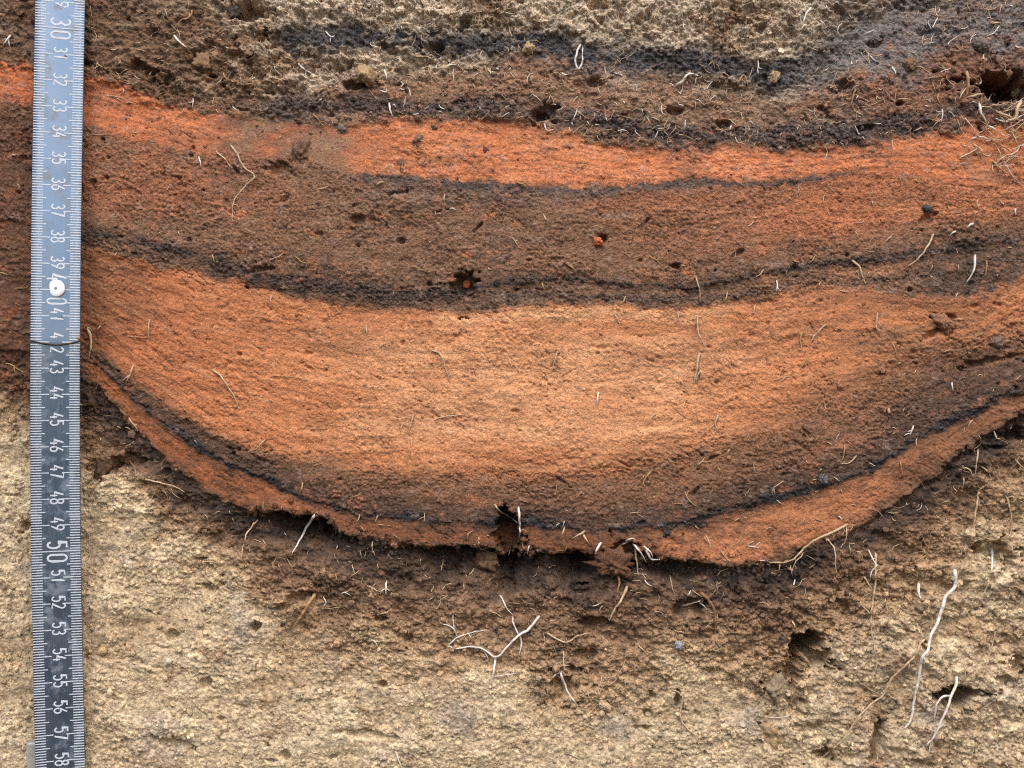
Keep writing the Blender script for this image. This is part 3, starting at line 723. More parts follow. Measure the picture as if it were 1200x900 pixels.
root([(632,722),(620,737),(610,743),(600,752),(590,763),(580,770),(565,760),(550,758),(535,760),(525,757)], 3.4, 'white',
     'many branched white root in dark earth at bottom centre', [([(580,770),(579,785),(574,804)], 3.2),([(608,745),(602,732),(601,722)], 2.4),([(609,744),(611,755),(609,767)], 2.8),
      ([(525,757),(535,748),(550,742),(572,738)], 2),([(535,745),(530,735),(516,730)], 1.8),([(533,738),(532,718)], 1.8),([(565,760),(572,772),(566,776)], 1.6),([(578,793),(592,791),(604,789)], 1.5),([(548,742),(553,752)], 1.4)], lift=3)
root([(369,696),(357,715),(345,735)], 4.4, 'tan', 'stiff straw coloured stalk slanting across the dark earth, left of centre', kind='straw', name='straw', lift=4, taper=0.7)
root([(735,687),(729,702),(720,715),(714,727)], 3.6, 'pale', 'pale root with a kink hanging below the root tuft at bottom centre')
root([(725,674),(726,684),(724,694)], 3.6, 'tan')
root([(369,602),(360,617),(352,632),(343,648)], 3.6, 'white', 'white root hanging across the dark hollow under the orange rim at left', lift=6)
root([(299,611),(290,625),(285,640),(282,657)], 2.2, 'pale', 'thin pale root hanging at the left end of the dark hollow')
root([(270,170),(278,180),(285,195),(298,206),(290,215),(280,227),(273,240),(272,258)], 2.6, 'pale', 'pale zigzag root beside the upper left orange layer', [([(253,177),(262,185),(272,197)], 1.8)], lift=3)
root([(249,433),(258,440),(267,453),(275,466),(281,481)], 2.4, 'pale', 'straight pale root slanting over the left part of the thick orange lens')
root([(506,410),(517,416),(522,430),(528,449)], 2.2, 'pale', 'thin bent root in the upper middle of the thick orange lens')
root([(1094,274),(1087,288),(1077,302),(1064,312)], 2.8, 'pale', 'curved pale root across the charcoal line at right')
root([(998,305),(1007,313),(1011,324),(1015,333)], 3.0, 'pale', 'pale forked rootlet crossing the charcoal line right of centre', [([(1008,314),(1002,320)], 2)])
root([(1143,299),(1141,318),(1132,331)], 3.2, 'white', 'white bent root in dark soil above the far right orange')
root([(818,370),(818,388),(827,408)], 2.2, 'pale'); root([(819,414),(816,435),(814,449)], 3.2, 'pale', None, [([(821,434),(815,449)], 2.2)])
root([(815,324),(820,340),(821,354)], 1.8, 'pale')
root([(680,52),(676,63),(674,74),(678,81),(682,73),(683,54)], 2.8, 'white', 'white looped root in the upper charcoal streak at top centre', lift=5)
root([(792,101),(800,95),(806,87),(814,86)], 3.8, 'white', 'thick white root curling above the black streak right of centre', lift=4)
root([(102,383),(106,395),(106,408),(104,419)], 3.8, 'pale', 'stout pale root just right of the tape at 42', [([(102,384),(98,380)], 2)], lift=4)
root([(1197,119),(1192,128),(1190,138),(1180,142),(1177,149)], 4.6, 'pale', 'thick pale root curling out of the big dark hole at top right', lift=8)
root([(1133,84),(1135,97),(1133,112)], 4.0, 'tan', 'tan root standing upright at the left edge of the big dark hole', lift=6)
root([(1132,115),(1142,113),(1150,111),(1149,126)], 3.2, 'pale', 'square bent root at the left lip of the big dark hole', lift=8)
root([(1148,90),(1149,97),(1136,98)], 3.0, 'pale', lift=8); root([(1147,120),(1150,133),(1156,144)], 3.6, 'white', lift=4)
root([(170,561),(185,565),(203,570),(216,576)], 2.2, 'pale', 'thin pale root lying level in dark earth at left')
root([(1147,575),(1145,592),(1142,610),(1142,634)], 2.8, 'pale', 'pale hanging root in the tan subsoil below the dark rim at far right', [([(1146,527),(1145,540),(1143,556)], 2.4),([(1130,547),(1137,551),(1141,560)], 2),([(1129,560),(1128,574)], 2),([(1149,545),(1158,553),(1162,561)], 2),([(1147,575),(1153,570)], 2)])
root([(1180,582),(1184,597),(1186,612),(1184,627)], 2.4, 'pale', 'pale root hanging from a crumb at the far right edge', [([(1181,583),(1187,582),(1188,592)], 2)])
root([(820,694),(832,705),(838,718),(838,742)], 4.4, 'brown', 'thick brown root curving down through dark earth right of centre', [([(838,738),(828,735),(820,739)], 2.2),([(834,712),(836,725)], 2)])
root([(799,710),(812,707),(821,704)], 2.8, 'white', None, [([(820,706),(829,715)], 1.6)])
root([(787,808),(800,815),(797,835),(802,850),(815,862),(822,880),(832,896)], 1.8, 'pale', 'hair thin pale root wandering down the tan subsoil at bottom right of centre', [([(818,870),(827,873)], 1.2)])
root([(641,742),(655,750),(665,753),(678,745),(696,741)], 2.6, 'pale', 'pale V shaped rootlet right of the many branched white root', [([(655,757),(663,758)], 1.6)])
root([(656,787),(663,805),(670,818),(677,827)], 3.2, 'white', 'white root slanting down below the V shaped rootlet', [([(648,794),(657,787)], 2.2),([(660,763),(661,786)], 1.6)])
root([(608,594),(609,611),(609,629)], 3.2, 'white', 'upright white root at the deep notch in the orange rim', [([(600,608),(608,614)], 2.2)], lift=8)
root([(579,591),(587,600),(602,608)], 2.6, 'pale', 'pale root reaching right towards the deep notch in the rim', lift=6)
root([(1031,857),(1028,870),(1029,893)], 2.8, 'pale', 'pale upright root in the narrow slot at bottom right', lift=4)
root([(1077,684),(1079,702)], 4.4, 'white', 'short thick white root stub left of the longest white root')
root([(1162,641),(1163,655),(1162,670)], 3.8, 'white', 'short white root above the lumps at far right', lift=4)
# root tuft under the rim
tuft = root([(742,637),(752,650),(758,659)], 3.0, 'white', 'tuft of white rootlets below the orange rim at centre',
     [([(744,642),(746,655),(748,673)], 2.8, 'pale'),([(757,644),(763,655),(775,656)], 3.0),([(736,634),(728,638),(731,634)], 2.4),([(755,640),(764,650),(765,657)], 2.4),([(733,634),(742,631),(746,636)], 2)], lift=9)
root([(704,636),(700,643),(697,652)], 3.4, 'white', lift=7); root([(685,622),(678,627),(670,632)], 2.8, 'pale', lift=5); root([(683,625),(687,632),(691,638)], 2.8, 'pale', lift=5)
root([(661,617),(658,630)], 2.2, 'pale', lift=5)
SMALL = [  # x0,y0,...  width tone
 ([(485,484),(478,509)],2.8,'pale'),([(472,497),(469,506)],2.8,'pale'),([(482,514),(482,525)],2.8,'pale'),([(478,523),(481,539)],2.6,'pale'),
 ([(508,493),(522,488),(541,486)],2.0,'pale'),([(363,503),(372,502),(384,502)],2.0,'pale'),([(311,515),(301,526)],2.8,'pale'),([(366,547),(379,543)],2.2,'pale'),
 ([(355,565),(354,573),(351,578)],3.0,'white'),([(410,583),(416,582),(423,579)],2.6,'pale'),([(422,603),(420,609),(417,612)],2.4,'pale'),([(443,604),(439,612)],2.2,'pale'),([(498,601),(497,612)],2.2,'pale'),
 ([(438,632),(436,649)],2.8,'white'),([(519,650),(519,660),(515,672)],2.4,'pale'),([(554,622),(549,626),(547,633)],2.6,'pale'),([(461,627),(468,631)],2.0,'pale'),
 ([(429,381),(430,393)],2.8,'pale'),([(318,346),(318,356)],3.0,'white'),([(300,406),(309,407)],2.6,'white'),([(459,395),(459,405)],2.8,'pale'),([(448,405),(458,402)],2.0,'pale'),
 ([(720,367),(727,381)],2.2,'pale'),([(795,366),(796,383)],2.2,'pale'),([(653,412),(650,422),(646,436)],2.2,'pale'),([(885,357),(884,369)],2.8,'pale'),([(895,316),(886,324)],2.8,'white'),([(852,343),(848,353)],2.2,'pale'),
 ([(795,311),(804,312)],3.6,'white'),([(760,300),(770,305),(778,314)],2.0,'tan'),([(666,310),(675,317)],2.4,'pale'),([(635,331),(638,340)],2.8,'pale'),([(733,347),(730,355)],3.4,'white'),
 ([(1157,305),(1156,315),(1154,323)],2.8,'pale'),([(910,329),(910,341)],3.2,'white'),([(1028,367),(1029,391)],2.8,'pale'),([(940,388),(938,400),(940,411)],3.2,'pale'),([(949,381),(941,395)],2.2,'pale'),
 ([(968,380),(949,401)],2.8,'pale'),([(945,419),(937,433)],2.4,'pale'),([(1046,402),(1050,411),(1050,419)],2.8,'pale'),([(1141,262),(1134,267)],4.0,'white'),([(1120,271),(1112,277)],3.0,'white'),([(1045,277),(1036,284)],2.8,'pale'),
 ([(917,447),(920,442),(926,441)],2.4,'pale'),([(1121,373),(1128,374)],3.0,'pale'),([(962,330),(961,336)],2.6,'pale'),([(1123,343),(1119,352)],2.8,'pale'),([(1146,248),(1141,252)],2.6,'pale'),
 ([(175,375),(174,398)],2.2,'pale'),([(150,394),(162,395),(173,396)],2.0,'tan'),([(157,427),(152,440),(148,448)],3.2,'pale'),([(118,382),(113,389)],2.6,'white'),([(124,394),(133,394)],2.2,'pale'),([(230,385),(222,390)],2.0,'pale'),
 ([(125,112),(136,113),(146,116)],2.2,'pale'),([(148,121),(156,121)],2.4,'pale'),([(102,157),(115,158),(129,157)],2.0,'tan'),([(233,184),(235,196)],3.2,'white'),([(226,11),(222,20),(212,24),(205,32)],2.8,'tan'),
 ([(204,42),(210,49),(218,55)],3.4,'white'),([(193,10),(197,22)],2.4,'pale'),([(227,115),(225,126)],2.8,'white'),([(13,41),(4,53)],4.2,'white'),([(144,104),(144,111)],2.4,'pale'),
 ([(450,81),(453,94)],3.6,'white'),([(456,121),(460,136)],3.8,'white'),([(374,109),(378,104),(386,103)],3.0,'pale'),([(366,134),(375,142),(385,158)],2.2,'pale'),([(445,106),(453,108),(453,103)],2.6,'white'),
 ([(488,66),(502,67),(500,76)],3.0,'pale'),([(330,66),(345,72)],2.4,'pale'),([(350,75),(358,82),(366,87)],3.0,'white'),([(382,36),(387,43),(391,43)],3.4,'white'),([(553,98),(556,109)],3.2,'pale'),
 ([(441,217),(451,213)],4.2,'white'),([(373,221),(385,218)],4.2,'white'),([(388,0),(398,15)],2.6,'pale'),([(424,15),(426,28)],2.6,'pale'),([(562,18),(560,32)],2.6,'pale'),([(568,77),(571,90)],2.2,'pale'),
 ([(800,9),(800,21)],3.2,'white'),([(808,39),(811,49)],3.4,'pale'),([(863,99),(872,88),(876,98),(876,107)],2.8,'pale'),([(888,70),(889,88)],3.0,'white'),([(638,144),(641,153),(649,151)],2.8,'white'),([(605,214),(611,215),(618,218)],3.8,'tan'),
 ([(950,9),(945,17),(941,26)],4.2,'white'),([(1003,104),(999,114),(998,122),(1002,129)],3.2,'pale'),([(1001,93),(995,96),(989,103)],3.6,'tan'),([(1045,79),(1050,87)],3.2,'white'),([(1045,164),(1046,181)],2.2,'pale'),
 ([(1025,35),(1012,41)],2.2,'white'),([(1172,26),(1160,27)],3.2,'pale'),([(1171,30),(1165,38),(1157,42)],2.6,'white'),([(1153,62),(1150,75)],2.6,'white'),([(1190,54),(1199,55)],3.6,'white'),
 ([(990,522),(989,533),(987,541)],2.4,'pale'),([(1004,534),(996,542),(985,544)],2.4,'pale'),([(1054,540),(1058,556)],2.2,'pale'),([(1070,499),(1066,511)],3.4,'white'),([(1115,448),(1117,458)],3.2,'white'),
 ([(918,564),(907,571),(904,578)],2.4,'pale'),([(955,608),(964,611)],2.6,'pale'),([(1190,538),(1200,549)],3.0,'pale'),([(1041,479),(1041,485)],5.0,'white'),([(1165,505),(1168,513),(1172,514)],2.8,'pale'),
 ([(906,446),(917,440)],2.0,'pale'),([(1140,492),(1134,501)],2.4,'pale'),([(982,605),(986,609)],2.6,'white'),
 ([(151,490),(156,497),(162,505)],2.6,'pale'),([(147,501),(153,504)],3.2,'white'),([(118,562),(111,570),(103,583)],2.2,'pale'),([(95,616),(101,621),(105,629)],2.2,'pale'),([(93,472),(102,475)],2.4,'pale'),([(132,544),(134,553)],3.0,'white'),([(151,540),(160,549)],2.0,'pale'),
 ([(276,686),(290,692),(298,703)],2.0,'pale'),([(225,757),(238,764),(250,778)],1.6,'pale'),([(242,789),(230,800),(226,811)],1.6,'pale'),([(379,700),(382,706),(380,711)],2.4,'white'),([(400,696),(405,694),(412,699)],2.4,'white'),
 ([(424,686),(434,688),(446,694)],2.2,'pale'),([(453,681),(452,690),(453,697)],3.2,'white'),([(436,750),(443,757)],2.8,'white'),([(586,697),(592,710),(601,721)],2.8,'white'),([(415,826),(428,832),(436,845)],1.8,'pale'),
 ([(464,880),(467,890),(471,900)],2.4,'white'),([(348,866),(355,879)],1.6,'pale'),
 ([(733,772),(728,785),(722,796),(713,804)],2.2,'pale'),([(706,790),(702,806),(699,820)],1.8,'pale'),([(747,755),(753,761),(759,768)],3.2,'pale'),([(724,748),(735,747),(748,749)],1.8,'pale'),([(694,710),(704,706)],2.2,'white'),([(755,679),(759,684),(765,688)],2.6,'white'),
 ([(785,675),(788,690),(791,697)],2.0,'pale'),([(806,698),(809,692)],3.4,'white'),([(664,883),(672,886),(680,890)],1.8,'pale'),
 ([(1160,680),(1153,697),(1146,717)],2.4,'pale'),([(1166,740),(1163,755),(1158,772),(1150,797)],2.0,'pale'),([(898,840),(912,841),(926,839)],2.0,'white'),([(1011,801),(1019,808),(1029,813)],2.4,'pale'),([(1000,779),(1007,784)],3.2,'pale'),
 ([(1131,783),(1132,800),(1131,826)],2.0,'pale'),([(1125,822),(1128,833),(1131,842)],2.0,'pale'),([(1138,828),(1148,840),(1155,845)],1.6,'pale'),([(1168,856),(1176,870),(1184,878)],2.0,'pale'),([(1170,806),(1168,825),(1165,842)],1.4,'pale'),
 ([(1018,645),(1024,657),(1028,662),(1021,670),(1020,680)],2.8,'white'),([(1057,663),(1070,659),(1082,653),(1088,648)],2.4,'pale'),([(1063,667),(1070,672),(1078,678)],2.0,'pale'),([(932,678),(930,686),(926,687)],2.4,'white'),([(977,675),(979,684)],2.6,'pale'),
 ([(928,727),(931,735)],3.0,'white'),([(900,769),(925,770)],1.8,'tan'),([(1042,700),(1030,722)],1.6,'tan'),([(1186,637),(1188,652)],2.6,'white'),([(972,810),(973,818)],2.2,'white'),
 ([(5,425),(16,429),(28,437)],3.0,'pale'),([(0,319),(10,322)],2.4,'pale'),([(18,338),(34,336)],2.0,'tan'),([(14,181),(19,180)],3.4,'white'),([(30,735),(38,729)],2.2,'pale'),([(20,215),(24,223)],2.2,'pale'),
 ([(816,546),(823,541),(826,536)],2.2,'pale'),([(770,462),(764,473),(760,496)],2.4,'pale') if False else ([(768,485),(760,496)],2.4,'pale'),([(763,552),(754,563),(752,570)],3.0,'pale'),([(683,576),(672,585)],2.4,'pale'),([(701,460),(700,474)],3.4,'white'),
 ([(841,487),(838,496),(841,503)],3.6,'white'),([(817,482),(817,497)],2.0,'pale'),([(855,526),(850,533)],2.6,'pale'),([(841,547),(846,554)],2.4,'pale'),([(802,576),(808,587),(818,595)],2.0,'pale'),([(807,574),(804,583)],2.2,'pale'),([(790,590),(800,590)],2.0,'pale'),([(738,602),(751,601)],2.0,'pale'),
 ([(783,538),(790,543)],1.8,'pale'),([(853,475),(861,476)],2.4,'white'),([(886,522),(889,527)],2.6,'pale'),([(825,629),(831,637)],3.0,'pale'),([(827,628),(834,644)],2.2,'pale'),([(844,645),(851,654),(859,660)],2.8,'pale'),([(876,640),(890,642)],2.8,'white'),([(887,657),(900,657)],2.4,'white'),([(815,617),(820,620)],3.2,'white'),
 ([(659,618),(662,610)],2.0,'white'),([(651,618),(656,613)],2.0,'white'),([(620,639),(618,650)],2.6,'white'),([(664,640),(659,650)],2.4,'tan'),([(612,635),(614,645)],2.2,'pale'),
 ([(561,630),(562,643),(573,641)],3.0,'pale'),([(302,608),(297,616)],2.4,'pale'),([(313,605),(317,615)],2.8,'white'),([(331,622),(336,627)],2.4,'white'),([(413,660),(415,674)],2.2,'pale'),([(326,660),(330,674)],2.2,'pale'),([(583,656),(584,675)],2.4,'pale'),
 ([(556,666),(549,674)],2.4,'pale'),([(395,640),(393,645)],2.4,'white'),([(423,617),(430,623)],2.2,'tan'),([(443,615),(451,616)],2.0,'pale'),
 ([(425,452),(430,448)],2.4,'pale'),([(419,467),(430,466)],2.0,'pale'),([(320,440),(345,442),(362,446)],1.8,'tan'),([(345,300),(357,308),(372,305)],1.8,'tan'),([(316,305),(326,301),(333,296)],2.4,'pale'),([(249,298),(251,308)],2.6,'pale'),([(209,270),(211,276)],2.2,'pale'),([(481,312),(490,314),(497,317)],2.0,'tan'),([(528,246),(534,246)],2.6,'white'),([(521,227),(520,238)],2.6,'pale'),([(509,247),(511,255)],2.0,'pale'),
 ([(637,251),(642,258)],2.6,'pale'),([(600,278),(607,288)],2.8,'pale'),([(576,316),(572,313)],2.2,'pale'),([(1023,235),(1021,240)],2.6,'white'),([(1111,241),(1113,247)],3.0,'pale'),([(1190,245),(1190,253)],3.4,'white'),
]
for p, w, t in SMALL:
    if t == 'white' and 180 < p[0][1] < 640 and random.random() < 0.6: t = 'pale'
    elif t == 'pale' and random.random() < 0.35: t = 'tan'
    br = []
    L_ = math.hypot(p[-1][0]-p[0][0], p[-1][1]-p[0][1])
    if L_ > 11 and random.random() < 0.45:
        for q in range(random.choice((1, 1, 2))):
            t_ = random.uniform(0.25, 0.75); bx_, by_ = p[0][0]+(p[-1][0]-p[0][0])*t_, p[0][1]+(p[-1][1]-p[0][1])*t_
            if len(p) == 3: bx_, by_ = p[1]
            a_ = math.atan2(p[-1][1]-p[0][1], p[-1][0]-p[0][0]) + random.choice((-1, 1))*random.uniform(0.5, 1.1); l_ = random.uniform(5, 11)
            br.append(([(bx_, by_), (bx_+math.cos(a_)*l_*0.5, by_+math.sin(a_)*l_*0.5+random.uniform(-1, 1)), (bx_+math.cos(a_)*l_, by_+math.sin(a_)*l_)], w*0.45))
    root(p, w*random.uniform(0.62, 0.85), t, None, br, lift=random.uniform(0.5, 2.5))
# tangle at the lip of the big hole, top right
tangle = bpy.data.objects.new('root_tangle', None); t0 = Vector(P(1165, 170, surf(1165, 170))); tangle.location = t0; COL.objects.link(tangle)
tag(tangle, 'tangle of pale rootlets spilling below the big dark hole at top right', 'root', 'plant roots sticking out of the earth face')
for k in range(80):
    x0, y0 = random.triangular(1112, 1200, 1185), random.uniform(118, 196)
    a = random.uniform(-0.9, 1.2); L = random.uniform(12, 36)
    m = (x0+L*0.5*math.cos(a)+random.uniform(-5, 5), y0+L*0.5*math.sin(a)+random.uniform(-6, 6))
    w = 0.8+2.0*random.random()**2
    v, f = root_geo([(x0, y0), m, (x0+L*math.cos(a), y0+L*math.sin(a)+random.uniform(-4, 4))], w, random.uniform(2, 7), 0.4)
    link('rootlet', fast_mesh('rootlet', v-np.array(t0), f), M_ROOT[random.choice(['white', 'pale', 'pale', 'tan'])], tangle)

# uncountable hair roots
def hairs(name, n, place, ln, wd, tone, parent, label):
    vs, fs, base = [], [], 0
    for k in range(n):
        p = place()
        if p is None: continue
        a = random.uniform(0, 2*math.pi); L = ln(); px, py = p
        pts = [(px, py)]
        for q in range(3):
            a += random.uniform(-0.7, 0.7)
            pts.append((pts[-1][0]+math.cos(a)*L/3, pts[-1][1]+math.sin(a)*L/3))
        w = wd()
        out = [surf(*q) + w*0.3 + (2.2*random.random() if 0 < i < 3 else 0) for i, q in enumerate(pts)]
        v, f = tube([P(q[0], q[1], o_) for q, o_ in zip(pts, out)], np.array([w*.5, w*.5, w*.42, w*.2])/S, 4)
        vs.append(v); fs.append(f+base); base += len(v)
    o = link(name, fast_mesh(name, np.concatenate(vs), np.concatenate(fs)), M_ROOT[tone], parent); o['kind'] = 'stuff'; o['label'] = label
def hair_top(px, py):
    i = int(np.searchsorted(ax, px)); j = int(np.searchsorted(ay, py))
    return patch[j, i] > -0.05 and random.random() < np.interp(px, [0, 250, 450, 650, 950, 1200], [0.4, 0.5, 0.7, 1, 1, 0.6])
hairs('root_hair', 620, by_layer((0, 1, 2, 4), 0, 1200, 0, 180, hair_top), lambda: 6+14*random.random()**2, lambda: 0.6+0.7*random.random(), 'pale', PART[0], 'fine pale root hairs')
hairs('root_hair', 170, by_layer((0, 1, 2, 4), 250, 1200, 0, 180, hair_top), lambda: 4+12*random.random()**2, lambda: 0.8+0.9*random.random(), 'white', PART[0], 'fine white root hairs')
hairs('root_hair', 90, by_layer((3, 5, 7, 8, 9, 10, 11), 0, 1200, 80, 650), lambda: 3+6*random.random()**2, lambda: 0.6+0.7*random.random(), 'pale', PART[7], 'fine pale root hairs')
hairs('root_hair', 110, by_layer((5, 9, 10, 11, 12), 850, 1200, 180, 700), lambda: 4+8*random.random()**2, lambda: 0.7+0.8*random.random(), 'pale', PART[9], 'fine pale root hairs')
hairs('root_hair', 420, by_layer((12,), 80, 1200, 440, 830), lambda: 4+16*random.random()**2, lambda: 0.55+0.7*random.random(), 'pale', PART[12], 'fine pale root hairs')
hairs('root_hair', 260, by_layer((13,), 0, 1200, 450, 900), lambda: 6+18*random.random()**2, lambda: 0.5+0.5*random.random(), 'pale', PART[13], 'fine pale root hairs')

# ------------------------------------------------------------------ clods, pebbles, charcoal lumps
def lump(name, px, py, r, cat, label, cols, out=0.35, squash=(1, 0.8, 0.9), rough=0.9, spec=0.2, sub=None, amp=0.45):
    v, f = ICO4
    off = Vector((px*0.13, py*0.17, r))
    d = np.array([0.8 + amp*mnoise.noise(Vector(p)*1.1+off) + amp*1.3*abs(mnoise.noise(Vector(p)*2.2+off)) + amp*0.7*abs(mnoise.noise(Vector(p)*4.5+off)) + amp*0.4*mnoise.noise(Vector(p)*9+off) for p in v])
    vv = v*d[:, None]*np.array(squash)*(r/S)
    o = link(name, fast_mesh(name, vv, f), noisy_mat(name+'_surface', cols[0], cols[1], 1800, rough, spec, 0.8))
    o.location = P(px, py, surf(px, py)+r*out)
    o.rotation_euler = (0, random.uniform(0, 6.28), 0)
    return tag(o, label, cat, 'lumps and stones set in the earth face')
BRN, TAN, GRY, ORG, BLK = ((120,92,70),(84,64,50)), ((188,162,124),(146,120,88)), ((128,116,108),(96,86,80)), ((206,116,72),(160,84,52)), ((66,64,66),(36,34,36))
lump('soil_clod', 720, 662, 15, 'clod', 'crumbly brown clod hanging in the root tuft under the orange rim', ((122,82,60),(62,44,36)), 0.15, (0.9,0.8,1.25), amp=0.75)
lump('soil_clod', 1174, 92, 7.5, 'clod', 'small round clod hanging on a thread, left in the big dark hole', ((176,156,130),(126,106,84)), 4.5, (1,0.9,0.85))
lump('soil_clod', 1192, 107, 8, 'clod', 'small round clod hanging on a thread, right in the big dark hole', ((176,156,130),(126,106,84)), 5, (1,0.9,0.85))
lump('soil_clod', 569, 655, 14, 'clod', 'round grey brown clod in the hollow under the rim, left of the deep notch', BRN, 0.7)
lump('soil_clod', 122, 549, 13, 'clod', 'dark smooth clod in dark earth right of the tape at 47', ((98,74,58),(72,54,42)), 0.3, (1.1,0.8,0.7))
lump('soil_clod', 353, 178, 13, 'clod', 'grey brown rounded clod left of the upper orange layer', ((126,96,76),(100,74,58)), -0.45, (1.2,0.8,0.9))
lump('soil_clod', 1105, 378, 11, 'clod', 'small pale clod standing out of the orange lens at far right', ((160,112,82),(110,78,60)), -0.1, (1.2,0.8,0.8))
lump('soil_clod', 908, 806, 16, 'clod', 'grey tan clod left of the lower right hollow', ((160,142,116),(116,98,78)), -0.3)
lump('soil_clod', 903, 858, 15, 'clod', 'tan clod near the bottom edge right of centre', TAN, -0.3)
lump('soil_clod', 1137, 733, 15, 'clod', 'upper tan clod right of the longest white root', TAN, 0.1, (0.9,0.8,1.1))
lump('soil_clod', 1146, 748, 8, 'clod', 'small tan clod just under the upper clod right of the longest root', TAN, 0.3)
lump('soil_clod', 1168, 402, 9, 'clod', 'pale crumb clod in dark soil at the far right edge of the lens', ((132,108,96),(92,72,62)), -0.1)
lump('soil_clod', 620, 57, 7, 'clod', 'pale tan clod in the black streak at top centre', TAN, 0.5)
lump('soil_clod', 240, 75, 14, 'clod', 'tan clod above the left orange layer', ((152,122,90),(112,86,64)), 0.2)
lump('soil_clod', 270, 10, 13, 'clod', 'ash grey clod at the top edge left of centre', ((150,146,144),(104,100,98)), 0.2)
lump('soil_clod', 428, 88, 12, 'clod', 'pale tan clod above the black streak left of centre', TAN, 0.3)
lump('soil_clod', 701, 283, 5.5, 'clod', 'small bright orange clod in the broad brown layer', ORG, 0.4)
lump('soil_clod', 547, 333, 5, 'clod', 'tiny orange clod inside the hole in the charcoal line', ORG, 0.5)
lump('soil_clod', 1150, 52, 9, 'clod', 'grey tan clod in the grey soil at top right', GRY, 0.2)
lump('soil_clod', 1066, 76, 8, 'clod', 'tan brown clod in the brown soil at top right', ((136,108,84),(104,80,62)), 0.1)
lump('charcoal_lump', 1087, 245, 6.5, 'charcoal', 'blue black charcoal lump in the orange soil at far right', BLK, -0.4, spec=0.4, rough=0.7)
lump('charcoal_lump', 964, 564, 8, 'charcoal', 'shiny black charcoal lump on the curved charcoal line at right', BLK, 0.2, spec=0.7, rough=0.4)
lump('charcoal_lump', 781, 625, 6, 'charcoal', 'dark charcoal lump on the rim right of the deep notch', BLK, -0.5)
lump('charcoal_lump', 150, 139, 6, 'charcoal', 'dark charcoal speck in the left end of the upper orange layer', ((92,72,62),(66,54,48)), -0.7)
lump('charcoal_lump', 508, 150, 7, 'charcoal', 'dark charcoal lump at the top of the upper orange layer', ((92,72,62),(66,54,48)), -0.7)
lump('stone', 490, 166, 9, 'stone', 'grey stone set in the upper orange layer, largest of them', ((132,104,88),(100,80,70)), -0.7, (0.8,0.8,1.1))
lump('stone', 400, 152, 8, 'stone', 'grey stone left of the upper orange layer', GRY, -0.55)
lump('stone', 568, 176, 5, 'stone', 'small dark stone in the upper orange layer at centre left', ((112,84,70),(86,68,60)), -0.65)
lump('stone', 470, 195, 9, 'stone', 'flat grey stone at the bottom of the upper orange layer', ((118,92,78),(90,74,66)), -0.65, (1.3,0.7,0.6))
lump('pebble', 120, 763, 6, 'pebble', 'pale pebble in tan subsoil right of the tape at 54', ((206,176,136),(176,146,108)), 0.3, amp=0.2)
lump('pebble', 198, 775, 4, 'pebble', 'small round white pebble in tan subsoil at lower left', ((222,212,192),(190,176,152)), 0.4, amp=0.2)
lump('pebble', 760, 837, 5, 'pebble', 'small pale pebble in tan subsoil at bottom centre', ((206,186,156),(176,152,122)), 0.4, amp=0.2)
lump('pebble', 709, 827, 8, 'pebble', 'wide pale pebble above two small ones at bottom centre', ((200,176,144),(168,142,112)), 0.3, (1.3,0.8,0.7), amp=0.25)
lump('pebble', 705, 836, 4.5, 'pebble', 'left one of two small pebbles under the wide pale pebble', ((200,176,144),(168,142,112)), 0.4, amp=0.2)
lump('pebble', 714, 837, 5, 'pebble', 'right one of two small pebbles under the wide pale pebble', ((200,176,144),(168,142,112)), 0.4, amp=0.2)
lump('pebble', 796, 756, 5, 'pebble', 'blue white chip in dark earth right of centre', ((190,194,204),(100,104,116)), 0.0, amp=0.4)
lump('pebble', 52+855, 90, 7, 'pebble', 'pale lump in the crumbly soil at top right of centre', ((178,156,126),(138,114,88)), 0.3)
for (a, b, c, d) in ((1172, 74, 1174, 88), (1192, 78, 1192, 101)):
    n = 8; tt = np.linspace(0, 1, n)
    s0, s1 = surf(a, b), surf(c, d+4)+36
    pts = [P(a+(c-a)*t+math.sin(t*7)*0.6, b+(d-b)*t, s0+(s1-s0)*t) for t in tt]
    v, f = tube(pts, np.full(n, 0.7/S)*1.0, 5)
    tag(link('root_thread', fast_mesh('root_thread', v, f), M_ROOT['tan']), 'fine root thread holding the %s hanging clod in the big hole' % ('left' if a < 1180 else 'right'), 'root', 'plant roots sticking out of the earth face')

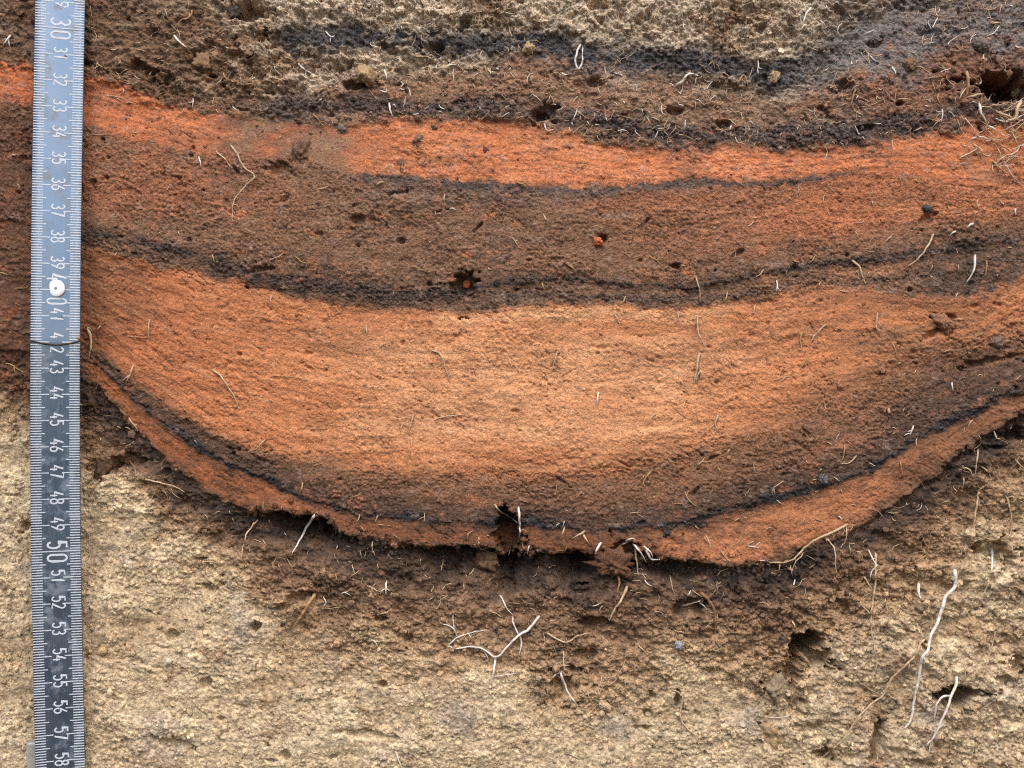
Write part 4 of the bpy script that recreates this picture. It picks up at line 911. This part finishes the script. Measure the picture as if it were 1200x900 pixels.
# ------------------------------------------------------------------ tape measure
def tape_mat():
    m, nt, b = nodes_of('tape_steel')
    tc = nt.nodes.new('ShaderNodeTexCoord')
    n1 = nt.nodes.new('ShaderNodeTexNoise'); n1.inputs['Scale'].default_value = 90; n1.inputs['Detail'].default_value = 6
    nt.links.new(tc.outputs['Object'], n1.inputs['Vector'])
    cr = nt.nodes.new('ShaderNodeValToRGB')
    cr.color_ramp.elements[0].position = 0.3; cr.color_ramp.elements[1].position = 0.75
    cr.color_ramp.elements[0].color = (0.165, 0.25, 0.365, 1); cr.color_ramp.elements[1].color = (0.225, 0.295, 0.405, 1)
    nt.links.new(n1.outputs['Fac'], cr.inputs[0]); nt.links.new(cr.outputs[0], b.inputs['Base Color'])
    mr = nt.nodes.new('ShaderNodeMapRange'); mr.inputs['To Min'].default_value = 0.24; mr.inputs['To Max'].default_value = 0.42
    nt.links.new(n1.outputs['Fac'], mr.inputs['Value'])
    # dried mud smears and fine scratches along the blade
    mp = nt.nodes.new('ShaderNodeMapping'); mp.inputs['Scale'].default_value = (2600, 2600, 45)
    nt.links.new(tc.outputs['Object'], mp.inputs['Vector'])
    n3 = nt.nodes.new('ShaderNodeTexNoise'); n3.inputs['Scale'].default_value = 1; n3.inputs['Detail'].default_value = 2
    nt.links.new(mp.outputs[0], n3.inputs['Vector'])
    n4 = nt.nodes.new('ShaderNodeTexNoise'); n4.inputs['Scale'].default_value = 150; n4.inputs['Detail'].default_value = 8; n4.inputs['Roughness'].default_value = 0.7
    nt.links.new(tc.outputs['Object'], n4.inputs['Vector'])
    dr = nt.nodes.new('ShaderNodeMapRange'); dr.inputs['From Min'].default_value = 0.52; dr.inputs['From Max'].default_value = 0.72; dr.inputs['To Max'].default_value = 0.6
    nt.links.new(n4.outputs['Fac'], dr.inputs['Value'])
    mx = nt.nodes.new('ShaderNodeMix'); mx.data_type = 'RGBA'
    nt.links.new(dr.outputs[0], mx.inputs[0]); nt.links.new(cr.outputs[0], mx.inputs[6]); mx.inputs[7].default_value = (0.24, 0.20, 0.15, 1)
    nt.links.new(mx.outputs[2], b.inputs['Base Color'])
    nt.links.new(math_node(nt, 'SUBTRACT', 0.9, math_node(nt, 'MULTIPLY', dr.outputs[0], 1.5)), b.inputs['Metallic'])
    rg = math_node(nt, 'ADD', mr.outputs[0], math_node(nt, 'MULTIPLY', dr.outputs[0], 0.7))
    rg = math_node(nt, 'ADD', rg, math_node(nt, 'MULTIPLY', math_node(nt, 'SUBTRACT', n3.outputs['Fac'], 0.5), 0.25))
    nt.links.new(rg, b.inputs['Roughness'])
    return m
M_TAPE = tape_mat()
M_INK = noisy_mat('tape_marks', (214,222,232), (190,200,214), 700, 0.45, 0.4, 0)
CM0, PXCM = 30.0, 30.65
tape_cx = curve([(-400,82),(-200,76),(0,71),(200,67.3),(300,66),(400,65.2),(500,65.1),(600,65.5),(700,67),(800,69),(900,71.3),(1000,74),(1300,84)], 30)
def tape_out(py):         # distance in front of the face, creased at 42
    return np.interp(py, [-500,-100,0,150,300,401,520,700,900,1000,1300], [2,14,18,25,32,36,32,25,18,15,10])
def TP(py, u, lift=0.0):
    """point on the blade: py down the blade, u from -1 (left edge) to 1 (right edge)"""
    out = float(tape_out(py))
    c = P(float(tape_cx(py)), py, out)
    hw = 25.9/S*(CAM_D-out/S)/CAM_D
    th = R(19)
    y = c[1] + u*hw*math.tan(th)*0.95 - 0.00035*u*u - lift/S
    return (c[0]+u*hw, y, c[2])
tape = bpy.data.objects.new('tape_measure', None); COL.objects.link(tape)
tag(tape, 'narrow steel tape measure with white graduations hanging down the left side', 'tape measure')
def blade_mesh():
    rows = np.concatenate([np.linspace(-420, 400.5, 120), np.linspace(401.5, 1250, 120)]); us = np.linspace(-1, 1, 9)
    v = []
    for lift in (0.0, -1.0):
        for r in rows:
            for u in us: v.append(TP(r, u, lift))
    n, m = len(rows), len(us); off = n*m; f = []
    for i in range(n-1):
        for j in range(m-1):
            a = i*m+j
            f.append((a, a+m, a+m+1, a+1)); f.append((off+a, off+a+1, off+a+m+1, off+a+m))
        for a in (i*m, i*m+m-1):
            q = (a, off+a, off+a+m, a+m); f.append(q if a == i*m else q[::-1])
    return fast_mesh('blade', np.array(v), np.array(f))
link('blade', blade_mesh(), M_TAPE, tape)
def ribbon_quads(lines, w):
    """lines of (py,u_px) points -> flat strips w units wide on the blade"""
    V_, F_ = [], []
    for ln in lines:
        p = np.array(ln, float); n = len(p)
        base = len(V_)
        for i in range(n):
            a = p[max(i-1, 0)]; b = p[min(i+1, n-1)]
            t = (b-a)/max(np.linalg.norm(b-a), 1e-6); nn = np.array([-t[1], t[0]])*w/2
            if 0 < i < n-1:
                d1 = p[i]-p[i-1]; d2 = p[i+1]-p[i]
                ca = np.dot(d1, d2)/max(np.linalg.norm(d1)*np.linalg.norm(d2), 1e-6); nn = nn/max(math.sqrt((1+ca)/2), 0.6)
            for s in (1, -1):
                q = p[i]+nn*s
                V_.append(TP(q[0], q[1]/28.2, 0.35))
        for i in range(n-1):
            a = base+2*i; F_.append((a, a+1, a+3, a+2))
    return fast_mesh('mark', np.array(V_), np.array(F_))
ticks = []
for mm in range(170, 700):
    py = 33 + (mm/10-CM0)*PXCM
    if mm % 10 == 0: l = 20.5
    elif mm % 5 == 0: l = 16.0
    else: l = 12.0
    ls = [-27.8, -27.8+l]; rs = [27.8-l, 27.8]
    if mm % 100 == 0 : ticks.append([(py, -27.8), (py, 0), (py, 27.8)])
    else: ticks.append([(py, u) for u in ls]); ticks.append([(py, u) for u in rs])
tk = link('graduation_mark', ribbon_quads(ticks, 1.15), M_INK, tape); tk['kind'] = 'stuff'; tk['label'] = 'white millimetre and centimetre marks'
def arc(cx, cy, rx, ry, a0, a1, n=12):
    return [(cx+rx*math.cos(R(a)), cy+ry*math.sin(R(a))) for a in np.linspace(a0, a1, n)]
DIG = {  # strokes in a 0..0.5 x 0..1 box, y up
 '0': [arc(.25,.75,.22,.22,0,180)+arc(.25,.25,.22,.22,180,360)+[(.47,.25),(.47,.76)]],
 '1': [[(.08,.78),(.28,.97),(.28,.0)]],
 '2': [arc(.25,.75,.21,.22,170,-25)+[(.04,.03),(.47,.03)]],
 '3': [arc(.24,.75,.2,.22,150,-80)+[(.2,.53)], [(.2,.53)]+arc(.24,.27,.22,.24,75,-150)],
 '4': [[(.3,.97),(.04,.30),(.48,.30)], [(.36,.52),(.36,.0)]],
 '5': [[(.44,.97),(.09,.97),(.07,.55)]+arc(.25,.33,.22,.30,130,-150)],
 '6': [[(.38,.97),(.1,.5)]+arc(.25,.27,.22,.25,150,-210,18)],
 '7': [[(.04,.97),(.46,.97),(.18,.0)]],
 '8': [arc(.25,.75,.19,.22,0,360,18), arc(.25,.27,.22,.26,0,360,18)],
 '9': [[(.12,.03),(.4,.5)]+arc(.25,.73,.22,.25,-30,-390,18)]}
def numeral(ch, py0, wid, hgt, uc, stroke):
    lines = []
    for st in DIG[ch]:
        lines.append([(py0 + x/0.5*wid, uc - hgt/2 + y*hgt) for x, y in st])     # text runs down the tape, tops to the right
    o = link('numeral', ribbon_quads(lines, stroke), M_INK, tape)
for cm in range(17, 70):
    py = 33 + (cm-CM0)*PXCM; s = str(cm)
    if cm == 40:
        numeral(s[0], py-18.5, 7.8, 23.0, 1.0, 2.1); numeral(s[1], py+10.0, 6.8, 23.0, 1.0, 1.9)
    elif cm == 42:
        numeral(s[0], py-10.5, 6.2, 15.5, 1.6, 1.7); numeral(s[1], py+6.0, 6.2, 15.5, 1.6, 1.7)
    elif cm % 10 == 0:
        numeral(s[0], py-11.8, 8.6, 23.0, 1.0, 2.3); numeral(s[1], py+3.6, 8.6, 23.0, 1.0, 2.3)
    else:
        numeral(s[0], py-8.6, 6.2, 15.5, 1.6, 1.7); numeral(s[1], py-0.4, 6.2, 15.5, 1.6, 1.7)
# the dark crease in the blade at 42
cr_pts = [TP(399.5+4.6*math.sin(math.pi*(u+1)/2), u, 0.6) for u in np.linspace(-1.02, 1.02, 16)]
v, f = tube(cr_pts, np.full(16, 0.95/S), 6)
o = link('crease', fast_mesh('crease', v, f), noisy_mat('crease_dark', (74,56,44), (40,32,28), 900, 0.8, 0.2, 0.2), tape); o['label'] = 'dark curved crease across the tape at 42'
v, f = ICO1
cv = np.array([TP(396.5, 0.93, 0.3)])
link('rust_spot', fast_mesh('rust_spot', v*np.array([3.5, 0.5, 2.0])/S + cv, f), noisy_mat('rust', (150,104,70), (110,76,52), 900, 0.9, 0.1, 0.2), tape)

# white pin through the tape at 40
pin = bpy.data.objects.new('pin', None); pin.location = TP(338, 0.02, 0); COL.objects.link(pin)
tag(pin, 'round white headed pin holding the tape at 40', 'pin')
M_PIN = noisy_mat('pin_white', (246,248,248), (236,240,242), 300, 0.35, 0.5, 0)
def lathe(prof, seg=32):
    v, f = [], []
    for r, y in prof:
        for k in range(seg):
            a = 2*math.pi*k/seg; v.append((r*math.cos(a)/S, y/S, r*math.sin(a)/S))
    for i in range(len(prof)-1):
        for k in range(seg):
            f.append((i*seg+k, i*seg+(k+1) % seg, (i+1)*seg+(k+1) % seg, (i+1)*seg+k))
    return fast_mesh('lathe', np.array(v), np.array(f))
link('pin_head', lathe([(0.01,-2.6),(3,-2.6),(6,-2.5),(8.6,-2.2),(9.7,-1.6),(10,-0.6),(9.6,0.2),(0.01,0.2)]), M_PIN, pin)
link('pin_shaft', lathe([(0.01,0),(1.6,0.3),(1.6,58),(0.01,64)], 12), noisy_mat('pin_steel', (150,150,150), (110,110,112), 300, 0.35, 0.5, 0, 1.0), pin)
link('pin_dimple', lathe([(0.01,-2.75),(1.5,-2.75),(1.7,-2.62)], 16), noisy_mat('pin_grey', (150,164,160), (120,134,130), 300, 0.5, 0.4, 0), pin)

# clear plastic clip at the lower left edge of the tape
def clip_mat():
    m, nt, b = nodes_of('clear_plastic')
    b.inputs['Base Color'].default_value = (0.62, 0.62, 0.58, 1); b.inputs['Roughness'].default_value = 0.22
    b.inputs['Transmission Weight'].default_value = 0.55; b.inputs['IOR'].default_value = 1.46
    return m
bm = bmesh.new(); bmesh.ops.create_cube(bm, size=1)
for vv in bm.verts: vv.co = (vv.co.x*26/S, vv.co.y*12/S, vv.co.z*130/S)
bmesh.ops.bevel(bm, geom=bm.edges[:], offset=4/S, segments=4, affect='EDGES', profile=0.5)
me = bpy.data.meshes.new('plastic_clip'); bm.to_mesh(me); bm.free()
for p in me.polygons: p.use_smooth = True
o = link('plastic_clip', me, clip_mat())
o.location = P(46, 933, 5); o.rotation_euler = (0, R(-1), R(12))
tag(o, 'clear grey plastic clip behind the tape at the bottom left', 'clip')
